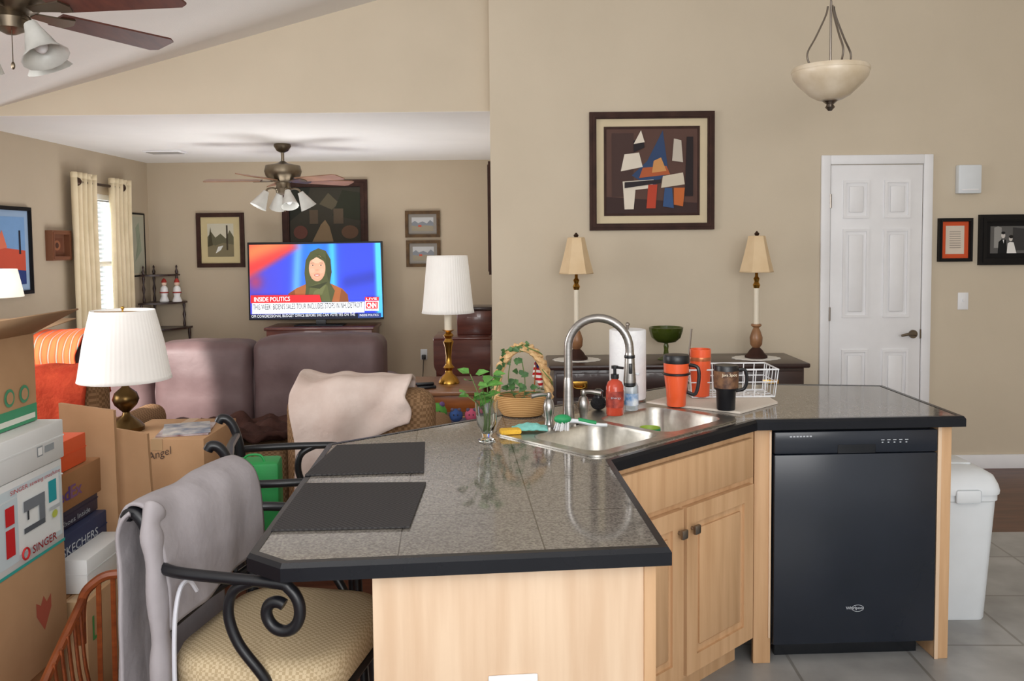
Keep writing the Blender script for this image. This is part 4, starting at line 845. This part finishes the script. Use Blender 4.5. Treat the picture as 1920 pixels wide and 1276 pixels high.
m_cream=mat('cream_mat',(214,198,166),.9); m_tanmat=mat('tan_mat',(196,180,138),.9); m_omat=mat('orange_mat',(214,84,40),.8); m_bmat=mat('black_mat',(26,24,24),.8,spec=.2)
M_,w,h=wallY(1105,210,1338,431,YW)
abs_=[full((92,66,58)),((62,44,42),[(0,0),(1,0),(1,.12),(0,.2)]),((74,54,50),[(.06,.2),(.3,.2),(.3,.95),(.06,.95)]),((52,72,108),[(.28,.45),(.45,.62),(.62,.98),(.68,.5),(.5,.3)]),((226,216,200),[(.16,.5),(.4,.55),(.36,.72),(.2,.7)]),((226,216,200),[(.2,.05),(.3,.05),(.32,.28),(.5,.3),(.52,.4),(.18,.38)]),((176,92,56),[(.36,.42),(.7,.46),(.66,.56),(.4,.54)]),((206,148,90),[(.5,.48),(.66,.5),(.6,.66),(.52,.62)]),((186,70,48),[(.44,.06),(.54,.06),(.56,.34),(.46,.34)]),((212,200,180),[(.6,.3),(.86,.34),(.84,.48),(.62,.44)]),((58,86,130),[(.62,.08),(.74,.06),(.72,.3),(.64,.3)]),((196,106,54),[(.74,.1),(.84,.08),(.86,.3),(.74,.3)]),((200,190,176),[(.72,.62),(.84,.6),(.82,.86),(.74,.88)]),((40,32,34),[(.86,.2),(.95,.2),(.95,.9),(.88,.9)]),((40,34,38),[(.3,.72),(.42,.78),(.4,.9),(.3,.86)]),((226,216,200),[(.3,.82),(.38,.98),(.42,.84)]),((46,40,44),[(.2,.3),(.6,.36),(.6,.4),(.2,.37)])]
framed('large framed abstract print in bold flat shapes over the buffet',M_,w,h,.045,m_frame,m_cream,.065,abs_,inner=m_frame)
M_,w,h=wallY(1757,409,1820,490,YW)
framed('black framed document with orange mat right of the door',M_,w,h,.022,m_blackf,m_omat,.028,[full((220,206,190))]+[((150,140,130),[(.2,.8-k*.08),(.8,.8-k*.08),(.8,.78-k*.08),(.2,.78-k*.08)]) for k in range(8)])
M_,w,h=wallY(1833,402,1946,496,YW)
framed('black and white couple portrait in wide black frame',M_,w,h,.045,m_blackf,m_bmat,.032,[full((96,94,92)),((150,148,144),[(.1,.2),(.3,.2),(.3,.95),(.2,1),(.1,.95)]),((60,58,58),[(.6,.1),(.95,.1),(.95,.9),(.6,.95)]),((20,20,22),[(.2,0),(.22,.42),(.3,.52),(.42,.5),(.46,0)]),((214,208,202),ell(.34,.66,.055,.11)),((24,22,22),ell(.34,.75,.055,.05)),((236,234,230),[(.44,0),(.46,.36),(.52,.42),(.62,.4),(.7,0)]),((216,208,202),ell(.54,.54,.05,.1)),((30,26,24),ell(.55,.61,.06,.06)),((236,236,236),[(.32,.5),(.36,.5),(.35,.36)])])
M_,w,h=wallY(370,399,459,501,YB)
framed('framed river landscape print with tan mat left of the television',M_,w,h,.045,m_frame,m_tanmat,.07,land((196,190,170),(96,92,70),(120,110,84),(((220,220,214),[(.3,.1),(.5,.2),(.6,.34),(.4,.3)]),((60,50,36),[(.72,.2),(.78,.2),(.78,.95),(.72,.95)]),((70,64,44),[(.0,.3),(.2,.35),(.12,.9)]))))
M_,w,h=wallY(530,337,690,470,YB)
framed('large dark garden path painting in carved frame behind the television',M_,w,h,.075,m_frame,m_bmat,.005,[full((58,54,44)),((38,40,32),[(0,.4),(0,1),(.3,1),(.2,.6)]),((92,84,66),[(.42,.7),(.55,.9),(.7,.72),(.6,.6)]),((44,46,32),[(.6,.5),(.75,.95),(1,.9),(1,.4)]),((134,112,84),[(.3,0),(.62,0),(.56,.3),(.5,.42),(.44,.34)]),((90,76,60),[(.28,.35),(.4,.35),(.4,.6),(.28,.6)]),((90,76,60),[(.62,.35),(.76,.35),(.76,.62),(.62,.62)]),((104,64,54),ell(.15,.2,.1,.12)),((100,74,56),ell(.85,.2,.12,.12))])
for (a,lab) in (((760,395,825,445),'small grey framed print, upper of the pair right of the television'),((762,450,826,500),'small grey framed print, lower of the pair right of the television')):
    M_,w,h=wallY(*a,YB); framed(lab,M_,w,h,.035,m_gold,mat('bluegrey_mat',(140,134,126),.9),.035,land((190,190,190),(130,134,140),(150,140,120),(((190,90,70),[(.3,.3),(.45,.3),(.45,.45),(.3,.45)]),)),group='pair of small prints')
def wallX(x0,y0,x1,y1,X,rz):
    a=atX(x0,(y0+y1)/2,X); b=atX(x1,(y0+y1)/2,X); m=(x0+x1)/2; t=atX(m,y0,X).z; q=atX(m,y1,X).z
    return TR(X,(a.y+b.y)/2,(t+q)/2,rz),abs(b.y-a.y),t-q
M_,w,h=wallX(-60,385,55,556,XL,PI/2)
framed('blue and orange abstract poster on the left wall at the picture edge',M_,w,h,.03,m_blackf,mat('sky_mat',(150,176,206),.8),.05,[full((120,160,206)),((206,84,60),[(0,.2),(1,.1),(1,.5),(.5,.55),(0,.62)]),((40,60,120),[(0,0),(1,0),(1,.2),(0,.3)]),((30,34,50),[(.86,.45),(.9,.45),(.9,.8),(.86,.8)]),((226,120,90),[(.3,.5),(.6,.55),(.5,.8)])])
M_,w,h=wallX(85,432,122,488,XL,PI/2)
framed('small brown shadow box frame between poster and curtain',M_,w,h,.035,mat('brown_frame',(120,74,48),.5),mat('brown_mat',(120,76,52),.8),.03,[full((110,66,46)),((150,96,66),ell(.5,.5,.3,.35)),((80,50,36),ell(.5,.5,.15,.2))],dep=.06)
M_,w,h=wallX(244,403,275,522,XL,PI/2); 
M_=M_@Matrix.Translation((-.04,0,.02))
framed('thin black framed pale map print behind the curtain',M_,w-.05,h,.018,m_blackf,mat('map_mat',(186,178,156),.8),.02,[full((176,176,158)),((150,160,140),[(.2,.2),(.4,.5),(.3,.8),(.6,.9),(.8,.4)]),((120,120,110),[(.3,.3),(.32,.3),(.7,.7),(.68,.7)])],dep=.014)
M_=TR(XR,6.55,1.73,-PI/2)
framed('dark framed picture seen edge-on on the side wall by the opening',M_,.7,.82,.05,m_frame,m_cream,.06,land((170,180,190),(90,110,90),(130,120,90)))
# ---------------------------------------------------------------- curtains, whatnot shelf
zr=atX(185,346,XL+.09).z; ya,yb=atX(152,342,XL+.09).y,atX(222,352,XL+.09).y
t=E('curtain_rod','dark bronze curtain rod with ball finials','curtain rod',(XL+.09,(ya+yb)/2,zr))
MB().tube([(XL+.09,ya-.05,zr),(XL+.09,yb+.05,zr)],.014,10).build('rod',m_bronze,t)
for y in (ya-.07,yb+.07): MB().ball((XL+.09,y,zr),.04,14).build('finial',m_bronze,t)
for y in (ya,yb): MB().tube([(XL+.002,y,zr),(XL+.09,y,zr)],.008,6).build('bracket',m_bronze,t)
for pa,pb,lab in ((136,182,'cream curtain panel left of the bright window'),(207,246,'cream curtain panel right of the bright window')):
    y0=atX(pa,400,XL+.09).y; y1=atX(pb,400,XL+.09).y
    t=E('curtain',lab,'curtain',(XL+.09,(y0+y1)/2,.03),'cream curtain panels')
    MB().grid(lambda a,b:(XL+.09+.04*S(a*5*2*PI)*(.7+.3*b)+.01*nz(a*4,b*3,1),y0+(y1-y0)*a,.03+b*(zr+.03)),60,20).build('panel',m_curt,t,solid=.004,smooth=80)
    MB().grid(lambda a,b:(XL+.09+.041*S(a*5*2*PI),y0+(y1-y0)*a,zr+.03+b*.05),60,3).build('header',m_curt,t,solid=.006,smooth=80)
cx,cy=XL+.03,YB-.02
t=E('corner_shelf','dark turned wood tiered corner shelf','shelf',(cx+.15,cy-.15,0))
zs=[.2,.684,.954,1.246]; rr=[.46,.42,.37,.30]
for z,r in zip(zs,rr):
    pl=[(cx,cy)]+[(cx+r*Cc(a),cy-r*S(a)) for a in [PI/2*k/10 for k in range(11)]]
    MB().prism(pl,z-.012,z+.006).build('shelf_board',m_dark,t,smooth=0)
def spn(x,y,z0,z1): 
    h=z1-z0; return MB().lathe([(.012,z0),(.016,z0+h*.1),(.008,z0+h*.3),(.018,z0+h*.5),(.008,z0+h*.7),(.016,z0+h*.9),(.012,z1)],(x,y,0),10).build('spindle',m_dark,t)
zz=[0]+zs
for i in range(4):
    r=rr[i]-.03
    for (x,y) in ((cx+.03,cy-.03),(cx+r,cy-.02),(cx+.02,cy-r)): spn(x,y,zz[i]+(.006 if i else 0),zz[i+1]-.012)
for (x,y) in ((cx+.03,cy-.03),(cx+.27,cy-.02),(cx+.02,cy-.27)): MB().lathe([(.012,1.252),(.018,1.28),(.006,1.31),(.012,1.33),(.001,1.35)],(x,y,0),10).build('finial',m_dark,t)
for px,lab in ((307,'white and red porcelain figurine, left of the two on the corner shelf'),(331,'white and red porcelain figurine, right of the two on the corner shelf')):
    q=atY(px,563,9.0); z=.961; q.x=max(q.x,cx+.1)
    t2=E('figurine',lab,'figurine',(q.x,9.02,z),'porcelain figurines')
    MB().lathe([(.045,z),(.05,z+.01),(.03,z+.06),(.04,z+.11),(.035,z+.15),(.015,z+.17)],(q.x,9.02,0),16).build('body',m_white,t2)
    MB().ball((q.x,9.02,z+.195),.028,12).build('head',mat('porcelain_skin',(226,196,176),.3),t2); MB().lathe([(.03,z+.205),(.02,z+.235),(.004,z+.25)],(q.x,9.02,0),12).build('hat',m_redp,t2)
    MB().tube([(q.x+.041*Cc(a),9.02+.041*S(a),z+.1) for a in [2*PI*k/16 for k in range(16)]],.006,6,closed=True).build('sash',m_redp,t2)
# ---------------------------------------------------------------- ceiling fans
def fan(name,lab,c,zc,zb,Rr,a0,mb_m,metal,nsh,shade_r,ms,mot,reach,drop,sa):
    t=E(name,lab,'ceiling fan',(c[0],c[1],zb-.35),'ceiling fans'); x,y=c
    MB().lathe([(.07,zc-.0),(.075,zc-.02),(.05,zc-.06),(.02,zc-.075)],(x,y,0),24).build('canopy',metal,t)
    MB().tube([(x,y,zc-.05),(x,y,zb+.1)],.014,10).build('downrod',metal,t)
    MB().lathe([(.02,zb+.17),(.05,zb+.15),(mot,zb+.13),(mot+.012,zb+.08),(mot,zb+.04),(mot*.75,zb+.0),(.06,zb-.02),(.06,zb+drop+.04),(.07,zb+drop+.02),(.06,zb+drop-.02),(.02,zb+drop-.04)],(x,y,0),32).build('motor_housing',metal,t)
    for k in range(5):
        M_=TR(x,y,zb,a0+k*2*PI/5)@Matrix.Rotation(-.21,4,'X')
        pl=[(.19,-.055),(Rr-.03,-.075),(Rr,-.055),(Rr,.055),(Rr-.03,.075),(.19,.055)]
        bl=MB(M_).prism(pl,-.004,.004).build('blade',mb_m,t,smooth=0)
        MB(M_).prism([(.09,-.02),(.17,-.03),(.25,-.045),(.27,0),(.25,.045),(.17,.03),(.09,.02)],-.011,-.0045).build('blade_arm',metal,bl,smooth=0)
    for k in range(nsh):
        a=sa+k*2*PI/nsh; M_=TR(x,y,zb+drop,a)
        ar=MB(M_).tube(cr([(.04,0,0),(reach*.6,0,.02),(reach*.9,0,.012),(reach,0,-.01)]),.009,8).build('lamp_arm',metal,t)
        M2=M_@Matrix.Translation((reach,0,-.01))@Matrix.Rotation(-.5,4,'Y')
        MB().lathe([(.025,.0),(.032,-.03),(.05,-.08),(.062,-.12),(shade_r,-.155),(shade_r-.003,-.155),(.058,-.12),(.045,-.08),(.025,-.03)],n=28,M=M2,ripple=.015,rn=14,cap=False).build('glass_shade',ms,ar,smooth=80)
        MB().ball((0,0,-.09),(.028,.028,.045),12,M=M2).build('bulb',m_white,ar)
    MB().tube([(x+.02,y-.03,zb+drop),(x+.02,y-.03,zb+drop-.16)],.0018,5).ball((x+.02,y-.03,zb+drop-.17),(.008,.008,.016),8).build('pull_chain',metal,t)
    return t
fan('ceiling_fan','near ceiling fan with reddish blades at the top left corner',(-1.99,3.46),slope(-1.99)+.01,2.50,.74,math.radians(-11),m_blade,m_pewter,4,.09,m_frost,.14,.105,-.06,-.35)
fx=atY(530,300,7.6).x
fan('ceiling_fan','far pewter bronze ceiling fan hanging in the living room',(fx,7.6),CZ,2.12,.68,math.radians(184),m_blade2,m_fanmetal,4,.075,m_frost,.15,.15,-.09,.5)
# ---------------------------------------------------------------- pendant
Yp=4.3; cpx=1557; c=atY(cpx,130,Yp); c.z=0; pf=lambda l:px_prof(cpx,Yp,l); zz=lambda py:atY(cpx,py,Yp).z
t=E('pendant_light','alabaster bowl pendant with curved nickel arms, over the island end','pendant light',(c.x,c.y,zz(206)))
MB().tube([(c.x,c.y,zz(190)),(c.x,c.y,zz(2))],.006,8).build('rod',m_nickel,t)
mb=MB()
for k in range(26): 
    z=zz(2)+k*.042
    if z+.03>slope(c.x): break
    a=k%2
    mb.tube([(c.x+(.009*Cc(q) if a else 0),c.y+(0 if a else .009*Cc(q)),z+.022+.026*S(q)) for q in [2*PI*i/10 for i in range(10)]],.0025,5,closed=True)
mb.build('chain',m_nickel,t)
MB().lathe([(.01,slope(c.x)-.05),(.06,slope(c.x)-.02),(.065,slope(c.x)+.03)],c,20).build('canopy',m_nickel,t)
for a in (PI,PI*.08,-PI*.45):
    L=[(6,12),(10,30),(28,70),(43,100),(38,122),(30,134)]
    MB().tube(cr([(c.x+h*Yp/F*Cc(a),c.y+h*Yp/F*S(a),zz(py)) for h,py in L]),.0075,8,flat=.6).build('arm',m_nickel,t)
MB().lathe(pf([(69,135),(66,130),(67,127),(69,131),(66,145),(58,156),(46,168),(36,178),(22,186),(8,190)]),c,40,cap=False).build('glass_bowl',m_alab,t,smooth=80,solid=.004)
MB().lathe(pf([(12,186),(13,190),(6,196),(9,201),(3,208)]),c,16).build('finial',m_nickel,t)
# ---------------------------------------------------------------- buffet & things on it
bz=.80; bx0=atY(1038,690,5.2).x; bx1=atY(1508,690,5.2).x; by0=5.2; by1=YW-.02
t=E('buffet','long dark walnut buffet against the wall behind the island','sideboard',((bx0+bx1)/2,5.44,0))
MB().box(bx0,bx1,by0,by1,.1,bz-.03,.006).build('body',m_dark,t)
MB().box(bx0-.03,bx1+.03,by0-.03,by1,bz-.03,bz,.01).build('top',m_dark,t)
wd=(bx1-bx0)/3
for k in range(3):
    dr=MB().box(bx0+k*wd+.015,bx0+(k+1)*wd-.015,by0-.014,by0,bz-.2,bz-.05,.005).build('drawer',m_dark,t)
    xm=bx0+(k+.5)*wd if k==1 else (atY(1086,712,5.18).x if k==0 else atY(1445,708,5.18).x)
    z=bz-.125
    MB().box(xm-.05,xm+.05,by0-.018,by0-.014,z-.02,z+.025,.0015).tube(cr([(xm-.035,by0-.02,z+.008),(xm-.03,by0-.036,z-.01),(xm,by0-.04,z-.016),(xm+.03,by0-.036,z-.01),(xm+.035,by0-.02,z+.008)]),.005,8).build('pull',m_brass,dr)
    dd=MB().box(bx0+k*wd+.015,bx0+(k+1)*wd-.015,by0-.014,by0,.14,bz-.22,.005).build('door',m_dark,t)
    MB().ball((bx0+(k+.85)*wd,by0-.024,.4),.012,8).build('knob',m_brass,dd)
for sx in (bx0+.05,bx1-.05):
    for sy in (by0+.05,by1-.06): MB().lathe([(.02,0),(.035,.05),(.025,.1)],(sx,sy,0),10).build('leg',m_dark,t)
Y5=5.42
for cpx,dy,lab in ((1081,3,'buffet lamp with beige shade, behind the faucet'),(1418,0,'buffet lamp with beige shade, by the white door')):
    c=atY(cpx,600,Y5); c.z=0; pf=lambda l:px_prof(cpx,Y5,[(h,p+dy) for h,p in l])
    q=E('doily','white lace doily under the '+('left' if dy else 'right')+'-hand buffet lamp','doily',(c.x,c.y,bz),'lace doilies')
    MB().lathe([(.15,bz+.0005),(.15,bz+.003),(.0,bz+.003)],(c.x,c.y,0),48,ripple=.04,rn=16,sy=.8).build('lace',m_doily,q)
    MB().lathe([(.145,bz+.003),(.14,bz+.0042),(.13,bz+.003)],(c.x,c.y,0),48,ripple=.03,rn=16,sy=.8,cap=False).build('border',m_doily,q)
    z0=bz+.0048
    lp=E('buffet_lamp',lab,'table lamp',(c.x,c.y,z0),'slender buffet lamps')
    MB().lathe([(.07,z0),(.07,z0+.012),(.055,z0+.025)]+pf([(12,656),(6,650)]),c,20).build('foot',m_frame,lp)
    MB().lathe(pf([(6,652),(11,645),(12,632),(8,620),(5,614),(10,610),(9,607)]),c,20).build('turned_base',m_turned,lp)
    MB().lathe(pf([(5,607),(5,536)]),c,14).build('candle_tube',m_candle,lp)
    MB().lathe(pf([(5,540),(7,534),(4,528),(6,522),(3,518),(2,480)]),c,14).build('socket',m_brass,lp)
    MB().lathe(pf([(32,510),(31,507),(24,480),(18,455),(16,444),(15,442)]),c,6,cap=False).build('lamp_shade',m_shadeb,lp,solid=.004,smooth=20)
    MB().lathe(pf([(3,446),(3,442),(5,438),(1,433)]),c,10).tube([(c.x-.05,c.y,pf([(0,444)])[0][1]),(c.x+.05,c.y,pf([(0,444)])[0][1])],.002,5).build('finial',m_bronze,lp)
Y6=5.4; c=atY(1249,640,Y6); c.z=0; pf=lambda l:px_prof(1249,Y6,l)
t=E('compote_bowl','olive green glass footed compote bowl','bowl',(c.x,c.y,bz),)
MB().lathe([(.055,bz+.001),(.055,bz+.006),(.02,bz+.02)]+pf([(4,655),(5,648),(3,642)]),c,24).build('foot',m_gglass,t)
MB().lathe(pf([(4,643),(18,640),(27,632),(31,620),(32,613),(30,613),(28,622),(22,634),(10,639)]),c,40,ripple=.02,rn=14).build('bowl',m_gglass,t,smooth=60)
# ---------------------------------------------------------------- right wall fittings
p0=atY(1791,310,YW); p1=atY(1833,363,YW)
t=E('door_chime','white square door chime box on the wall','door chime',((p0.x+p1.x)/2,YW,p1.z))
MB().box(p0.x,p1.x,YW-.05,YW-.0002,p1.z,p0.z,.008).build('cover',m_plastic,t); MB().box(p0.x+.02,p1.x-.02,YW-.053,YW-.049,p1.z+.02,p1.z+.03,.001).build('grille',m_white,t)
p=atY(1805,564,YW); t=E('light_switch','white toggle light switch right of the door','light switch',(p.x,YW,p.z-.06))
MB().box(p.x-.035,p.x+.035,YW-.006,YW-.001,p.z-.057,p.z+.057,.002).build('plate',m_white,t); MB().box(p.x-.005,p.x+.005,YW-.018,YW-.005,p.z-.004,p.z+.014,.002).build('toggle',m_white,t)
# trash can
pc_=atZ(1818,1178,.005); tx,ty=pc_.x,3.52
t=E('trash_can','tall white plastic trash can beside the island','trash can',(tx,ty,.004))
def loft(LL,R,sx=1):
    L=[[(tx+q[0]*f,ty+q[1]*f,z) for q in rrect(-.135,.135,-.17,.17,R)] for f,z in LL]; n=len(L[0]); m=len(L)
    return MB().add([v for l in L for v in l],[(k*n+i,k*n+(i+1)%n,(k+1)*n+(i+1)%n,(k+1)*n+i) for k in range(m-1) for i in range(n)]+[tuple(range(n))[::-1],tuple(range((m-1)*n,m*n))])
loft([(.80,.0045),(.82,.012),(1.0,.50),(1.04,.505),(1.04,.53)],.045).build('bin_body',m_plastic,t,smooth=50)
li=loft([(1.09,.531),(1.10,.545),(1.07,.565),(.96,.60),(.72,.62),(.3,.626)],.05).build('lid',m_plastic,t,smooth=50)
MB().box(tx-.05,tx+.05,ty-.195,ty-.182,.50,.555,.01).build('latch',m_plastic,li)
MB().box(tx-.08,tx+.08,ty-.05,ty+.05,.622,.63,.003).build('swing_flap',m_plastic,li)
# ---------------------------------------------------------------- lights
w=bpy.data.worlds.new('world'); scene.world=w; w.use_nodes=True
bg=w.node_tree.nodes['Background']; bg.inputs[0].default_value=(.985,.99,1,1); bg.inputs[1].default_value=.88
def area(n,loc,tgt,sx,sy,p,col=(1,1,1)):
    l=bpy.data.lights.new(n,'AREA'); l.shape='RECTANGLE'; l.size=sx; l.size_y=sy; l.energy=p; l.color=col
    o=bpy.data.objects.new(n,l); COL.objects.link(o); o.location=loc; o.rotation_euler=(Vector(tgt)-Vector(loc)).to_track_quat('-Z','Y').to_euler(); return o
area('kitchen_window_light',(1.0,-3.5,2.2),(0,4,1.2),3.5,2,140,(1,.99,.975))
area('window_light',(XL-.6,8.1,1.5),(0,8.0,1.2),.9,1.5,120,(1,1,1))
area('living_bounce',(-1.9,7.3,.6),(-1.9,7.31,2.4),2.2,1.6,44,(1,.99,.98))  # added up-facing lamp hidden behind the sofa, brightens the living room ceiling
area('kitchen_bounce',(-.6,-.9,1.95),(-.9,-.2,3.2),2.8,1.2,95,(1,1,1))  # added up-facing lamp behind the camera, brightens the sloped ceiling
area('left_fill_light',(-3.7,3.0,1.7),(0,4.2,1.0),1.6,1.5,60,(1,1,1))  # added fill from the left; the wall has no opening here
l=bpy.data.lights.new('sun_patch','SPOT'); l.energy=1500; l.spot_size=math.radians(19); l.spot_blend=.3; l.shadow_soft_size=.03; l.color=(1,.93,.88)
o=bpy.data.objects.new('sun_patch',l); COL.objects.link(o); o.location=(-3.6,2.4,2.3); o.rotation_euler=(Vector((-2.5,5.1,.82))-o.location).to_track_quat('-Z','Y').to_euler()
